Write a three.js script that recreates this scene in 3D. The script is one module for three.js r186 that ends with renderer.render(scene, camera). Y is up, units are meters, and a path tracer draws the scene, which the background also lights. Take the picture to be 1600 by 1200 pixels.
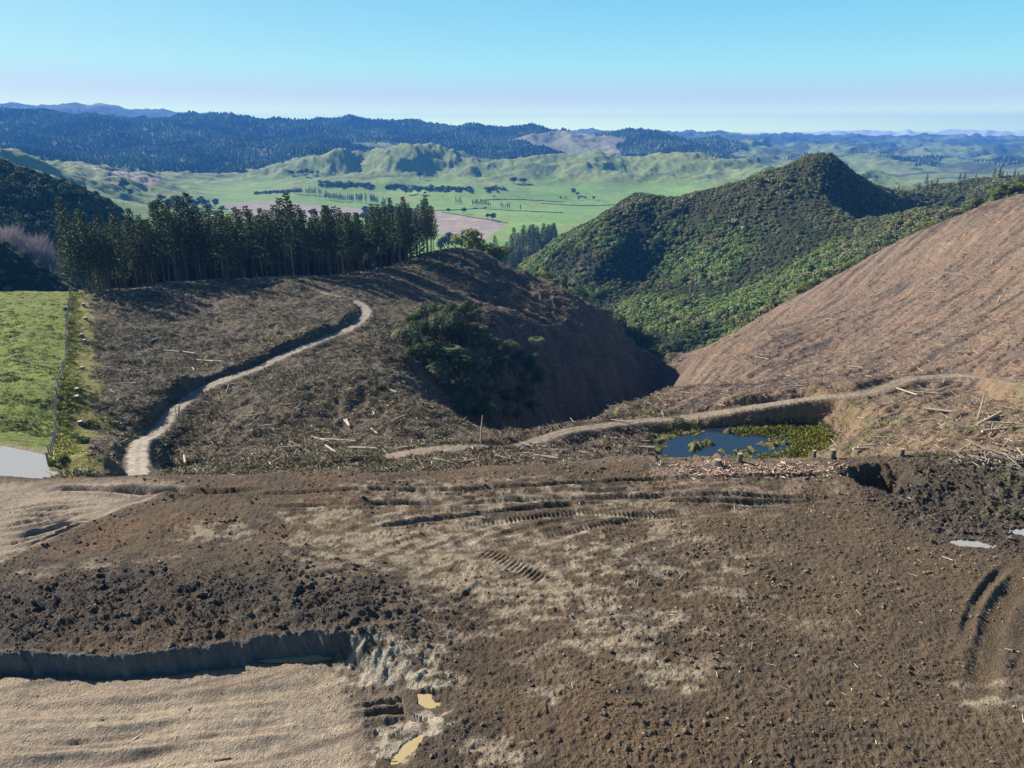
import * as THREE from 'three';
import { mergeGeometries } from 'three/addons/utils/BufferGeometryUtils.js';

// ------------------------------------------------------------------ camera, sky, sun, exposure
const CAM_Y = 17, PITCH = 19.3 * Math.PI / 180, FOCAL = 1109;      // focal length in photograph pixels (1600 x 1200)
const EXPOSURE = 2.1, HAZE = 0.00016, SUN_AZ = -52 * Math.PI / 180, SUN_EL = 28 * Math.PI / 180;
const AIR = [0.04, 0.205, 0.77];
const scene = new THREE.Scene();
const camera = new THREE.PerspectiveCamera(2 * Math.atan(600 / FOCAL) * 180 / Math.PI, 4 / 3, 0.5, 60000);
camera.position.set(0, CAM_Y, 0);
camera.rotation.set(-PITCH, 0, 0);
camera.updateMatrixWorld();
scene.add(camera);
const sunDir = new THREE.Vector3(Math.sin(SUN_AZ) * Math.cos(SUN_EL), Math.sin(SUN_EL), -Math.cos(SUN_AZ) * Math.cos(SUN_EL));
{
  const W = 1024, H = 512, d = new Float32Array(W * H * 4);
  for (let j = 0; j < H; j++) for (let i = 0; i < W; i++) {
    const el = ((j + 0.5) / H - 0.5) * Math.PI, az = ((i + 0.5) / W - 0.5) * 2 * Math.PI;
    const x = Math.cos(el) * Math.cos(az), y = Math.sin(el), z = Math.cos(el) * Math.sin(az);
    const ang = Math.acos(Math.min(1, x * sunDir.x + y * sunDir.y + z * sunDir.z)) * 180 / Math.PI, g = Math.exp(-ang / 22);
    const e = Math.max(0, el * 180 / Math.PI), o = (j * W + i) * 4;
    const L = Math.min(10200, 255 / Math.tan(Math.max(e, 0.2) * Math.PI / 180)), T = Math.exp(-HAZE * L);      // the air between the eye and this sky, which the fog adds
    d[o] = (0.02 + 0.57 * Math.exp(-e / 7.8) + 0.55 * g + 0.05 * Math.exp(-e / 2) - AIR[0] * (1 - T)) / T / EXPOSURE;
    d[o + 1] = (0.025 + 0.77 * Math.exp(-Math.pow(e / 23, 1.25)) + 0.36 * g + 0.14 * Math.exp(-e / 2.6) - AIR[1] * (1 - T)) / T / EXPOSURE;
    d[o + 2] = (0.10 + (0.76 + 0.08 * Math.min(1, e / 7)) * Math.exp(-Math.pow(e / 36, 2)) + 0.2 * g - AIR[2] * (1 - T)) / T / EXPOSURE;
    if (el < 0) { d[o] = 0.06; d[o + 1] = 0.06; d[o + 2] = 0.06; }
    d[o + 3] = 1;
  }
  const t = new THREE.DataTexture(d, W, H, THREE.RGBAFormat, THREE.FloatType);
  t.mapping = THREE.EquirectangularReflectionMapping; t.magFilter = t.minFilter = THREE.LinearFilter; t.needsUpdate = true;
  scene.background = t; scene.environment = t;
}
const sun = new THREE.DirectionalLight(new THREE.Color(1, 0.91, 0.77), 5);
sun.position.copy(sunDir).multiplyScalar(900); sun.target.position.set(0, -30, -150);
sun.castShadow = true; sun.shadow.mapSize.set(4096, 4096);
Object.assign(sun.shadow.camera, { left: -400, right: 400, top: 400, bottom: -400, near: 10, far: 2500 });
scene.add(sun, sun.target);
scene.fog = new THREE.FogExp2(new THREE.Color(0.085, 0.35, 1.0), HAZE);
const renderer = new THREE.WebGLRenderer({ antialias: true });
renderer.setSize(1024, 768); renderer.toneMapping = THREE.LinearToneMapping; renderer.toneMappingExposure = EXPOSURE;
renderer.shadowMap.enabled = true;

// ------------------------------------------------------------------ small helpers
function rng(seed) { let s = seed >>> 0; return () => { s = (s + 0x6D2B79F5) >>> 0; let t = Math.imul(s ^ (s >>> 15), 1 | s); t = (t + Math.imul(t ^ (t >>> 7), 61 | t)) ^ t; return ((t ^ (t >>> 14)) >>> 0) / 4294967296; }; }
const clamp = (v, a, b) => v < a ? a : v > b ? b : v, lerp = (a, b, t) => a + (b - a) * t;
const ss = (a, b, v) => { const t = clamp((v - a) / (b - a), 0, 1); return t * t * (3 - 2 * t); };
const PERM = new Uint8Array(512), GX = new Float64Array(256), GZ = new Float64Array(256);
{
  const r = rng(7), p = [...Array(256).keys()];
  for (let i = 255; i > 0; i--) { const j = Math.floor(r() * (i + 1)); [p[i], p[j]] = [p[j], p[i]]; }
  for (let i = 0; i < 512; i++) PERM[i] = p[i & 255];
  for (let i = 0; i < 256; i++) { const a = r() * 2 * Math.PI; GX[i] = Math.cos(a); GZ[i] = Math.sin(a); }
}
function noise(x, z) {                                             // gradient noise, about -0.7 .. 0.7
  const xi = Math.floor(x), zi = Math.floor(z), fx = x - xi, fz = z - zi, X = xi & 255, Z = zi & 255;
  const a = PERM[PERM[X] + Z], b = PERM[PERM[X + 1] + Z], c = PERM[PERM[X] + Z + 1], d = PERM[PERM[X + 1] + Z + 1];
  const u = fx * fx * fx * (fx * (fx * 6 - 15) + 10), v = fz * fz * fz * (fz * (fz * 6 - 15) + 10);
  const n0 = GX[a] * fx + GZ[a] * fz, n1 = GX[b] * (fx - 1) + GZ[b] * fz, n2 = GX[c] * fx + GZ[c] * (fz - 1), n3 = GX[d] * (fx - 1) + GZ[d] * (fz - 1);
  return lerp(lerp(n0, n1, u), lerp(n2, n3, u), v);
}
function fbm(x, z, oct = 4) { let s = 0, a = 1; for (let i = 0; i < oct; i++) { s += a * noise(x, z); x = x * 2.03 + 17.1; z = z * 2.03 - 9.7; a *= 0.5; } return s; }
function ridged(x, z, oct = 4) { let s = 0, a = 1; for (let i = 0; i < oct; i++) { s += a * (0.5 - Math.abs(noise(x, z)) * 1.6); x = x * 2.07 + 31.7; z = z * 2.07 - 4.3; a *= 0.5; } return s; }
const uOfAz = (x, z) => 800 - FOCAL * x / z;                       // bearing, given as the pixel column it has near the horizon
const CP = Math.cos(PITCH), SP = Math.sin(PITCH);
function ray(px, py) { const a = (px - 800) / FOCAL, b = (600 - py) / FOCAL; return [a, -SP + b * CP, -(CP + b * SP)]; }
const onPlane = (px, py, y = 0) => { const r = ray(px, py), k = (y - CAM_Y) / r[1]; return [r[0] * k, r[2] * k]; };
function onGround(px, py, r0 = 12, r1 = 9000) {                    // where the line of sight meets the terrain
  const d = ray(px, py), h = Math.hypot(d[0], d[2]); let prev = r0;
  for (let r = r0; r < r1; r *= 1.004) {
    if (height(d[0] / h * r, d[2] / h * r) > CAM_Y + d[1] / h * r) {
      let lo = prev, hi = r;
      for (let k = 0; k < 12; k++) { const m = (lo + hi) / 2; if (height(d[0] / h * m, d[2] / h * m) > CAM_Y + d[1] / h * m) hi = m; else lo = m; }
      return [d[0] / h * hi, d[2] / h * hi];
    }
    prev = r;
  }
  return [d[0] / h * r1, d[2] / h * r1];
}
function inPoly(p, x, z) { let c = false; for (let i = 0, j = p.length - 1; i < p.length; j = i++) if ((p[i][1] > z) !== (p[j][1] > z) && x < (p[j][0] - p[i][0]) * (z - p[i][1]) / (p[j][1] - p[i][1]) + p[i][0]) c = !c; return c; }
const seg = { d: 0, s: 0, k: 0, side: 0, f: 0 };
function near(pl, x, z, closed = false) {                          // nearest point of a polyline: distance, run along it, side
  let best = 1e18; const n = closed ? pl.length : pl.length - 1;
  for (let i = 0; i < n; i++) {
    const a = pl[i], b = pl[(i + 1) % pl.length], ex = b[0] - a[0], ez = b[1] - a[1], l2 = ex * ex + ez * ez;
    const t = clamp(((x - a[0]) * ex + (z - a[1]) * ez) / l2, 0, 1), dx = x - a[0] - ex * t, dz = z - a[1] - ez * t, q = dx * dx + dz * dz;
    if (q < best) { best = q; seg.k = i; seg.f = t; seg.side = Math.sign(ex * dz - ez * dx); seg.s = (a[2] ?? 0) + Math.sqrt(l2) * t; }
  }
  seg.d = Math.sqrt(best); return seg;
}
function runs(pl) { let s = 0; pl.forEach((p, i) => { if (i) s += Math.hypot(p[0] - pl[i - 1][0], p[1] - pl[i - 1][1]); p[2] = s; }); return pl; }
function bbox(pl, m) { const b = [1e9, 1e9, -1e9, -1e9]; for (const p of pl) { b[0] = Math.min(b[0], p[0] - m); b[1] = Math.min(b[1], p[1] - m); b[2] = Math.max(b[2], p[0] + m); b[3] = Math.max(b[3], p[1] + m); } return b; }
const inBox = (b, x, z) => x > b[0] && x < b[2] && z > b[1] && z < b[3];
const sdPoly = (p, x, z) => (inPoly(p, x, z) ? -1 : 1) * near(p, x, z, true).d;
function spline(pl, n = 6) { return new THREE.CatmullRomCurve3(pl.map((p) => new THREE.Vector3(p[0], 0, p[1])), false, 'centripetal').getPoints((pl.length - 1) * n).map((v) => [v.x, v.z]); }
const names = {};
const numbered = (n) => { const k = names[n] = (names[n] ?? -1) + 1; return k ? n + '_' + String(k).padStart(3, '0') : n; };
function tag(o, label, category, group, kind) { if (label) o.userData.label = label; if (category) o.userData.category = category; if (group) o.userData.group = group; if (kind) o.userData.kind = kind; return o; }
function mesh(name, g, m, parent = scene) { const o = new THREE.Mesh(g, m); o.name = parent === scene ? numbered(name) : name; o.castShadow = o.receiveShadow = true; parent.add(o); return o; }
function thing(name, label, category, p = [0, 0, 0], turn = 0, group) { const o = new THREE.Group(); o.name = numbered(name); o.position.set(...p); o.rotation.y = turn; scene.add(o); return tag(o, label, category, group); }
function copyOf(o, p, turn, s, label, group) { const c = o.clone(); c.name = numbered(o.name.replace(/_\d{3}$/, '')); c.position.set(...p); c.rotation.set(0, turn, 0); c.scale.set(...s); c.userData = { ...o.userData }; tag(c, label, null, group); scene.add(c); return c; }

// ------------------------------------------------------------------ terrain: surveyed points joined by a thin-plate surface over bearing and log distance
function surface(pts, reg) {
  const n = pts.length, N = n + 3, A = Array.from({ length: N }, () => new Float64Array(N + 1)), U = (q) => q > 1e-12 ? 0.5 * q * Math.log(q) : 0;
  pts.forEach((p, i) => {
    pts.forEach((q, j) => { A[i][j] = U((p[0] - q[0]) ** 2 + (p[1] - q[1]) ** 2); });
    A[i][i] += reg; A[i][n] = A[n][i] = 1; A[i][n + 1] = A[n + 1][i] = p[0]; A[i][n + 2] = A[n + 2][i] = p[1]; A[i][N] = p[2];
  });
  for (let i = 0; i < N; i++) {
    let m = i; for (let k = i + 1; k < N; k++) if (Math.abs(A[k][i]) > Math.abs(A[m][i])) m = k;
    [A[i], A[m]] = [A[m], A[i]];
    for (let k = 0; k < N; k++) if (k !== i && A[k][i]) { const f = A[k][i] / A[i][i]; for (let j = i; j <= N; j++) A[k][j] -= f * A[i][j]; }
  }
  const w = A.map((r, i) => r[N] / r[i]);
  return (a, l) => { let s = w[n] + w[n + 1] * a + w[n + 2] * l; for (let i = 0; i < n; i++) { const da = a - pts[i][0], dl = l - pts[i][1]; s += w[i] * U(da * da + dl * dl); } return s; };
}
function raster(pts, l0, l1, nl, reg) {                                 // the same surface, sampled once
  const f = surface(pts, reg), a0 = -0.92, a1 = 0.92, na = 420, d = new Float32Array(na * nl);
  for (let j = 0; j < nl; j++) for (let i = 0; i < na; i++) d[j * na + i] = f(lerp(a0, a1, i / (na - 1)), lerp(l0, l1, j / (nl - 1)));
  return (a, l) => {
    const x = clamp((a - a0) / (a1 - a0), 0, 0.99999) * (na - 1), y = clamp((l - l0) / (l1 - l0), 0, 0.99999) * (nl - 1), i = Math.floor(x), j = Math.floor(y), fx = x - i, fy = y - j, o = j * na + i;
    return lerp(lerp(d[o], d[o + 1], fx), lerp(d[o + na], d[o + na + 1], fx), fy);
  };
}
const P = (px, py, r) => { const d = ray(px, py), h = Math.hypot(d[0], d[2]); return [Math.atan2(d[0], -d[2]), Math.log(r), d[1] / h]; };   // a point seen at a pixel, r metres off
const G = (u, r, drop) => [Math.atan((u - 800) / FOCAL), Math.log(r), -drop / r];                                                     // a point out of sight, so far below the eye
const midPts = [
  // left edge, paddock and pond
  G(-300, 45, 24), G(-300, 75, 29), G(-300, 120, 31), G(-300, 200, 33), G(-300, 300, 32), G(-300, 500, 5), G(-300, 1000, 110),
  G(0, 50, 25), P(0, 735, 71), P(0, 722, 75), P(0, 700, 80), P(0, 600, 110), P(0, 500, 160), P(0, 460, 195), G(0, 230, 58), G(0, 255, 58), P(0, 378, 285), P(60, 415, 285), P(100, 442, 285), G(30, 330, 64), P(0, 385, 370), P(0, 330, 430), P(0, 263, 520), P(70, 290, 505), P(130, 312, 500), P(190, 335, 480), P(110, 350, 420), G(60, 720, 100), G(0, 1000, 118),
  P(100, 725, 73), P(100, 600, 108), P(110, 500, 152), P(115, 458, 188), G(120, 235, 52), G(140, 300, 62), G(200, 380, 78), G(220, 600, 115), G(200, 1000, 122),
  // knoll with the pine stand
  G(250, 50, 26), P(210, 745, 80), P(250, 650, 103), P(250, 560, 135), P(250, 500, 163), P(250, 447, 188), G(260, 205, 37.5), G(270, 228, 42), G(270, 280, 55), G(270, 350, 82), G(300, 500, 115), G(300, 800, 125),
  G(400, 48, 27), P(400, 720, 75), P(400, 650, 95), P(400, 580, 118), P(400, 500, 150), P(450, 434, 185), P(400, 438, 190), P(490, 436, 190), P(330, 441, 188), G(430, 206, 38), G(430, 228, 43), G(440, 280, 64), G(440, 350, 85), G(440, 500, 116), G(440, 1000, 126),
  G(575, 46, 26), P(575, 720, 70), P(575, 650, 90), P(575, 570, 118), P(575, 490, 155), P(575, 440, 190), P(540, 438, 193), P(610, 423, 207), G(540, 215, 39.5), G(590, 232, 42), G(590, 250, 47), G(590, 290, 64), G(600, 360, 88), G(600, 600, 122),
  P(640, 470, 175), P(635, 560, 122), P(650, 600, 103), P(688, 640, 91), P(735, 684, 80), P(650, 680, 80), G(688, 124, 46), G(715, 112, 51), G(735, 98, 48),
  // gully and the ridge behind it
  G(700, 45, 25), P(700, 715, 66), P(690, 690, 78), P(720, 540, 150), P(720, 480, 185), P(700, 430, 212), P(690, 394, 228), G(690, 260, 46), G(690, 320, 75), G(700, 450, 112), G(700, 800, 126),
  G(780, 45, 24), P(780, 700, 70), G(780, 90, 41), G(780, 115, 56), P(780, 640, 138), P(780, 560, 158), P(780, 520, 172), P(780, 490, 188), P(780, 450, 212), P(780, 417, 232), G(780, 260, 52), G(780, 330, 84), G(780, 450, 112),
  G(850, 46, 24), P(850, 684, 80), P(850, 672, 88), G(850, 112, 60), G(850, 140, 75), P(850, 655, 163), P(850, 605, 173), P(850, 545, 183), P(850, 520, 192), P(850, 490, 206), P(850, 447, 232), G(850, 255, 58), G(850, 330, 92),
  G(950, 46, 23), P(950, 668, 88), P(950, 645, 100), G(950, 130, 62), G(955, 170, 88), P(950, 640, 191), P(950, 600, 199), P(950, 575, 205), P(950, 545, 215), P(950, 520, 227), P(950, 487, 243), P(905, 480, 222), P(900, 560, 195), G(955, 265, 74), G(950, 330, 94),
  G(1040, 75, 36), P(1030, 660, 94), P(1020, 622, 125), G(1030, 160, 70), G(1035, 205, 92), P(1020, 600, 232), P(1040, 560, 252), G(1050, 272, 88),
  // dam pond and the cleared slope on the right
  G(1100, 46, 23), G(1130, 75, 38), G(1160, 85, 38), G(1200, 93, 38), G(1260, 92, 38), G(1090, 84, 38), P(1200, 640, 98.5), P(1100, 652, 96), P(1100, 615, 125), P(1100, 590, 165), P(1065, 588, 200), P(1075, 570, 232), P(1110, 546, 262),
  P(1200, 605, 122), P(1200, 560, 165), P(1200, 522, 218), P(1200, 490, 256), G(1215, 300, 78), G(1120, 300, 86),
  G(1250, 46, 22), G(1300, 60, 30), P(1350, 640, 96), P(1300, 550, 170), P(1300, 490, 215), P(1300, 434, 262), G(1300, 290, 58), P(1300, 615, 104),
  P(1450, 680, 75), P(1400, 603, 112), P(1400, 500, 180), P(1400, 440, 225), P(1400, 384, 270), G(1400, 300, 52),
  G(1500, 48, 20), P(1500, 592, 118), P(1500, 500, 160), P(1500, 420, 210), P(1500, 339, 271), G(1500, 310, 40), P(1550, 660, 80),
  G(1650, 50, 19), P(1600, 622, 105), P(1600, 500, 140), P(1600, 400, 200), P(1600, 304, 262), G(1600, 310, 32), G(1900, 60, 18), G(1900, 120, 20), G(1900, 200, 8), G(1900, 270, -4), G(1900, 400, 20),
  // bush hills
  P(1080, 540, 300), P(1000, 480, 370), P(1150, 480, 345), P(1200, 420, 400), P(1300, 400, 380), P(1400, 360, 400), P(1450, 335, 425), P(1280, 330, 440), P(1290, 245, 500), P(1240, 257, 495), P(1150, 287, 490), P(1080, 302, 490), G(1052, 486, 39.5), G(1052, 535, 56), P(1000, 307, 500), P(930, 337, 495), P(870, 378, 480),
  G(1052, 462, 56), G(1020, 445, 73), G(985, 430, 83), P(950, 390, 440), P(900, 442, 420), P(1120, 380, 440), G(880, 370, 98), G(940, 330, 96),
  P(1348, 292, 515), G(1365, 460, 60), P(1400, 313, 540), G(1440, 500, 62), P(1450, 296, 610), P(1550, 284, 620), P(1600, 278, 615), G(1500, 540, 58), G(1290, 600, 48), G(1290, 800, 105), G(1000, 600, 86), G(930, 580, 104), G(860, 570, 116), G(1150, 620, 80), G(1450, 850, 100), G(1600, 850, 100), G(1900, 650, 10), G(1900, 1000, 100), G(820, 640, 108), G(830, 1000, 127), G(1000, 1000, 124), G(1200, 1000, 118),
];
const farPts = [
  G(-300, 700, 60), G(-300, 1000, 110), G(60, 720, 100), G(0, 1000, 118), G(220, 600, 115), G(200, 1000, 122), G(300, 800, 125), G(440, 1000, 126), G(700, 800, 126), G(830, 1000, 127), G(1000, 1000, 124), G(1200, 1000, 118), G(1450, 850, 100), G(1600, 850, 100), G(1900, 1000, 100), G(1290, 800, 105), G(1000, 700, 110),
  // valley floor, terraces, grass spurs
  P(45, 238, 1350), P(0, 246, 1420), P(85, 265, 1330), P(60, 300, 1150), P(150, 300, 1200), P(205, 312, 1230), P(250, 286, 1600), P(300, 277, 1900), P(150, 264, 1800), P(450, 266, 2000), P(550, 263, 2000), P(350, 300, 1680), P(400, 330, 1340), P(500, 311, 1580), P(250, 325, 1250), P(600, 283, 1720), P(600, 300, 1640), P(500, 284, 1720), P(500, 297, 1660), P(750, 291, 1600), P(750, 303, 1560), P(700, 331, 1270), P(850, 311, 1540), P(700, 365, 1000), P(850, 350, 1100), P(640, 271, 1870), P(950, 291, 1690), P(1000, 286, 1740), P(900, 284, 1760), P(1080, 291, 1690), P(800, 284, 1750),
  // mesa and grass hills
  P(545, 240, 2000), P(520, 258, 1970), P(573, 252, 1990), P(600, 231, 2060), P(640, 227, 2000), P(690, 231, 2010), P(640, 246, 1930), P(700, 246, 1960), P(735, 262, 1900), P(660, 268, 1890), P(760, 249, 1950), P(800, 253, 1930), P(835, 262, 1850), P(870, 247, 1930), P(930, 245, 1950), P(1000, 250, 1900), P(1050, 246, 1900), P(1100, 251, 1850), P(1180, 258, 1800), P(960, 268, 1820), P(1030, 270, 1800), P(880, 270, 1830), P(1120, 275, 1760),
  G(640, 2250, 95), G(760, 2200, 100), G(930, 2200, 100), G(1050, 2200, 100), G(1200, 2100, 110),
  // forested hills, pale cliffs, far ranges
  P(-200, 215, 2600), P(-200, 172, 3900), P(0, 228, 2500), P(100, 232, 2650), P(250, 240, 2650), P(330, 262, 2250), P(450, 248, 2350), P(470, 238, 2450), P(560, 228, 2900), P(250, 212, 3100), P(100, 205, 3200), P(400, 212, 3100), P(0, 181, 3800), P(100, 181, 3800), P(250, 182, 3700), P(330, 186, 3700), P(400, 189, 3700), P(500, 195, 3800), P(590, 189, 3900), P(700, 203, 4000), P(800, 207, 4200), P(640, 212, 3300), P(750, 226, 3000), P(780, 240, 2600), P(830, 222, 3100), P(900, 215, 3100), P(950, 222, 3000), P(900, 238, 2880), P(1050, 243, 2500), P(1000, 238, 2700), P(1100, 240, 2700),
  P(1200, 246, 3000), P(1300, 250, 3000), P(1400, 272, 2500), P(1400, 250, 3500), P(1400, 226, 6000), P(1560, 264, 2700), P(1600, 240, 4500), P(1600, 226, 6000), P(1500, 240, 4200), P(1250, 228, 5000), P(1100, 224, 4500), P(1000, 212, 6000), P(1850, 230, 6000),
  G(100, 5500, 30), G(400, 5500, 40), G(700, 5500, 60), G(900, 5000, 60), P(0, 173, 6200), P(200, 179, 6200), P(330, 183, 7000), P(480, 194, 7000), P(640, 195, 7000), P(720, 199, 7200), P(800, 205, 7500), P(880, 204, 7000), P(1000, 206, 7000), P(1100, 209, 7000), P(1200, 212, 7000), P(1400, 216, 7000), P(1600, 217, 7000), P(1850, 217, 7000), P(-250, 170, 6400),
  G(0, 9500, 0), G(500, 9500, 0), G(1000, 9500, 60), G(1600, 9500, 100),
];
const L0 = Math.log(40), L1 = Math.log(1300), L2 = Math.log(650), L3 = Math.log(9800);
const midT = raster(midPts, L0, L1, 700, 2e-4), farT = raster(farPts, L2, L3, 620, 2e-5);

// platform features, in plan
const pl = (a, y = 0) => runs(a.map(([px, py]) => onPlane(px, py, y)));
const lowerPad = pl([[-500, 1050], [-200, 1042], [0, 1046], [150, 1049], [240, 1048], [330, 1037], [430, 1027], [500, 1023], [560, 1036], [640, 1078], [690, 1125], [660, 1165], [620, 1210], [560, 1330], [-500, 1400]], -0.55);
const upperPad = pl([[-500, 770], [0, 752], [180, 750], [300, 768], [190, 803], [90, 845], [0, 888], [-500, 1040]], -0.4);
const moundLine = pl([[-300, 962], [0, 950], [150, 930], [300, 932], [450, 932], [570, 955]], 0.3), moundBox = bbox(moundLine, 7);
const roughRight = pl([[1330, 745], [1420, 700], [1620, 700], [1900, 760], [1750, 900], [1600, 880], [1450, 850], [1350, 790]]);
const pit = pl([[1322, 742], [1338, 730], [1375, 725], [1412, 731], [1428, 746], [1415, 758], [1385, 765], [1355, 757]]), pitBox = bbox(pit, 3);
const mudZone = pl([[500, 1030], [600, 1020], [700, 1070], [740, 1140], [700, 1220], [560, 1220], [540, 1100]], -0.7);
const ruts = [
  [[[370, 776], [480, 772], [700, 764], [860, 757], [1000, 749], [1150, 747], [1310, 742]], 0.16, 0.17, 0],
  [[[400, 797], [560, 790], [800, 781], [1000, 777], [1150, 775], [1290, 777]], 0.17, 0.15, 0.05],
  [[[560, 830], [700, 806], [860, 790], [1000, 782], [1160, 786], [1300, 778]], 0.17, 0.15, 0.05],
  [[[430, 788], [640, 784], [830, 769], [1000, 766], [1180, 760]], 0.16, 0.1, 0.1],
  [[[760, 842], [900, 812], [1060, 802], [1250, 786]], 0.2, 0.08, 0.1],
  [[[1505, 1010], [1518, 960], [1545, 915], [1580, 885]], 0.16, 0.12, 0],
  [[[1530, 1090], [1542, 1010], [1565, 950], [1600, 905]], 0.36, 0.1, 1],
  [[[1590, 1010], [1610, 950], [1650, 905]], 0.3, 0.05, 0.6],
  [[[755, 862], [850, 904]], 0.42, 0.05, 1], [[[705, 950], [756, 908]], 0.14, 0.12, 0], [[[640, 905], [560, 850]], 0.3, 0.06, 0.4],
  [[[60, 753], [190, 758], [312, 770]], 0.3, 0.42, 0], [[[250, 760], [330, 771], [420, 768]], 0.2, 0.2, 0], [[[530, 1092], [600, 1082], [655, 1078]], 0.1, 0.16, 0], [[[545, 1103], [600, 1098], [668, 1090]], 0.1, 0.2, 0], [[[560, 1120], [650, 1108]], 0.1, 0.14, 0], [[[575, 1142], [650, 1128]], 0.14, 0.2, 0], [[[590, 1155], [670, 1135]], 0.1, 0.18, 0],
  [[[0, 862], [60, 838], [140, 810]], 0.12, 0.1, 0], [[[0, 835], [80, 815], [180, 797]], 0.12, 0.1, 0], [[[0, 878], [50, 858], [100, 838]], 0.14, 0.12, 0],
  [[[0, 1140], [120, 1135], [280, 1110], [340, 1098]], 0.3, 0.06, 0], [[[0, 1172], [150, 1160], [330, 1128], [470, 1105]], 0.3, 0.06, 0], [[[60, 1142], [150, 1132]], 0.1, 0.12, 0], [[[380, 1052], [440, 1038]], 0.1, 0.12, 0],
  ...Array.from({ length: 13 }, (_, i) => [[[-20, 1070 + i * 10.5], [140, 1066 + i * 10], [330, 1052 + i * 9.4], [480 + 8 * (i % 3), 1046 + i * 9]], 0.1 + 0.08 * (i % 4), 0.035 + 0.02 * (i % 3), 0]),
  ...Array.from({ length: 9 }, (_, i) => [[[-20, 790 + i * 9], [60, 782 + i * 8], [150 + 10 * (i % 2), 776 + i * 3.5]], 0.1 + 0.07 * (i % 3), 0.09 + 0.04 * (i % 2), 0]),
  ...Array.from({ length: 8 }, (_, i) => [[[520 + i * 40, 838 + (i * 37) % 40], [660 + i * 50, 800 + (i * 23) % 30], [900 + i * 45, 790 + (i * 29) % 24]], 0.16 + 0.05 * (i % 3), 0.05, 0.3]),
].map(([a, w, d, lug]) => { const p = runs(spline(pl(a), 4)); return { p, w, d, lug, box: bbox(p, w * 4) }; });
// water standing on the ground: [pixel outline, level below the platform]
const puddleSpecs = [
  ['yellow muddy puddle in the drain at the lower edge', [[655, 1096], [668, 1092], [678, 1106], [690, 1110], [676, 1116], [660, 1112]], -0.5],
  ['long yellow puddle running off the bottom of the picture', [[612, 1210], [640, 1178], [662, 1166], [656, 1182], [634, 1205]], -0.6],
  ['yellow water lying along the foot of the cut bank', [[405, 1038], [455, 1032], [500, 1029], [525, 1033], [505, 1037], [450, 1040]], -0.63],
  ['pale puddle among dark clods at the right edge', [[1484, 853], [1510, 850], [1535, 855], [1552, 862], [1520, 861], [1492, 858]], -0.12],
  ['pale puddle cut by the right edge of the picture', [[1575, 838], [1600, 833], [1640, 836], [1640, 850], [1600, 848]], -0.12],
].map(([label, a, y]) => { const p = runs(new THREE.CatmullRomCurve3(pl(a, y).map((q) => new THREE.Vector3(q[0], 0, q[1])), true).getPoints(a.length * 5).slice(1).map((v) => [v.x + 0.06 * noise(v.x * 5, v.z * 5), v.z + 0.06 * noise(v.x * 5 + 9, v.z * 5)])); return { label, p, y, box: bbox(p, 0.6) }; });
function platform(x, z) {
  let h = 0.22 * fbm(x / 9, z / 9, 2) + 0.1 * fbm(x / 2.2 + 7, z / 2.2, 3);
  const sd = sdPoly(lowerPad, x, z) + 0.22 * fbm(x * 1.3, z * 1.3, 3) + 0.05 * noise(x * 6, 2), w = lerp(0.1, 0.9, ss(-7, -3.6, x)), low = ss(w, -w, sd);
  const su = sdPoly(upperPad, x, z), up = ss(0.7, -0.7, su);
  let rough = 1 - 0.75 * low - 0.6 * up;
  if (inBox(moundBox, x, z)) { const d = near(moundLine, x, z).d, m = Math.exp(-((d / 2.4) ** 2)); h += 0.4 * m * (1 - low); rough += 0.25 * m * (1 - low); h += 0.22 * m * (1 - low) * ridged(x * 0.8, z * 1.1, 4); }
  h -= 0.55 * low + 0.45 * up;
  if (low > 0.5) h += 0.05 * noise(x * 0.5 + z * 1.6, z * 0.7);
  const rr = ss(0.5, -2.5, sdPoly(roughRight, x, z)); if (rr > 0) { rough += 1.3 * rr; h += rr * (0.3 * ridged(x * 0.7, z * 0.7, 4) - 0.1); }
  const mz = ss(0.3, -0.5, sdPoly(mudZone, x, z)); if (mz > 0) h += mz * 0.13 * ridged(x * 1.6, z * 2.2, 3);
  if (inBox(pitBox, x, z)) h -= 1.5 * ss(0.5, -0.8, sdPoly(pit, x, z) + 0.4 * fbm(x, z, 3));
  for (const r of ruts) if (inBox(r.box, x, z)) {
    const n = near(r.p, x, z); const q = n.d / r.w;
    if (q < 3.5) { const wob = (0.85 + 0.7 * noise(n.s * 0.5, r.w * 90) + 0.35 * noise(n.s * 2.5, r.d * 70)) * Math.min(1, n.s * 0.7, (r.p[r.p.length - 1][2] - n.s) * 0.7), bars = r.lug && q < 1 ? r.lug * 0.045 * Math.sin(n.s * 30) * (1 - q ** 4) : 0; h += wob * r.d * (-Math.exp(-(q ** 4)) + 0.45 * Math.exp(-((q - 1.7) ** 2) * 3)) + bars; rough *= 1 - 0.75 * Math.exp(-q * q * 0.4); }
  }
  h += rough * (0.075 * ridged(x * 1.9, z * 2.4, 3) + 0.055 * noise(x * 5.5, z * 5.5) + 0.035 * noise(x * 11, z * 11));
  for (const q of puddleSpecs) if (q.ready && inBox(q.box, x, z)) { const d = sdPoly(q.p, x, z) + 0.08 * noise(x * 4, z * 4); if (d < 0) h = Math.min(h, q.y - 0.07); else if (d < 0.5) h = Math.max(h, q.y + 0.03 * Math.min(1, d / 0.15) - 0.05 * (d < 0.05)); }
  return h;
}
for (const q of puddleSpecs) { const hs = q.p.map(([x, z]) => platform(x, z)).sort((a, b) => a - b); q.y = hs[Math.floor(hs.length * 0.4)]; }
for (const q of puddleSpecs) q.ready = true;
const RIM = (x) => 34.2 + 0.5 * noise(x * 0.15, 3) + 0.05 * Math.max(0, x - 10);
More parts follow.
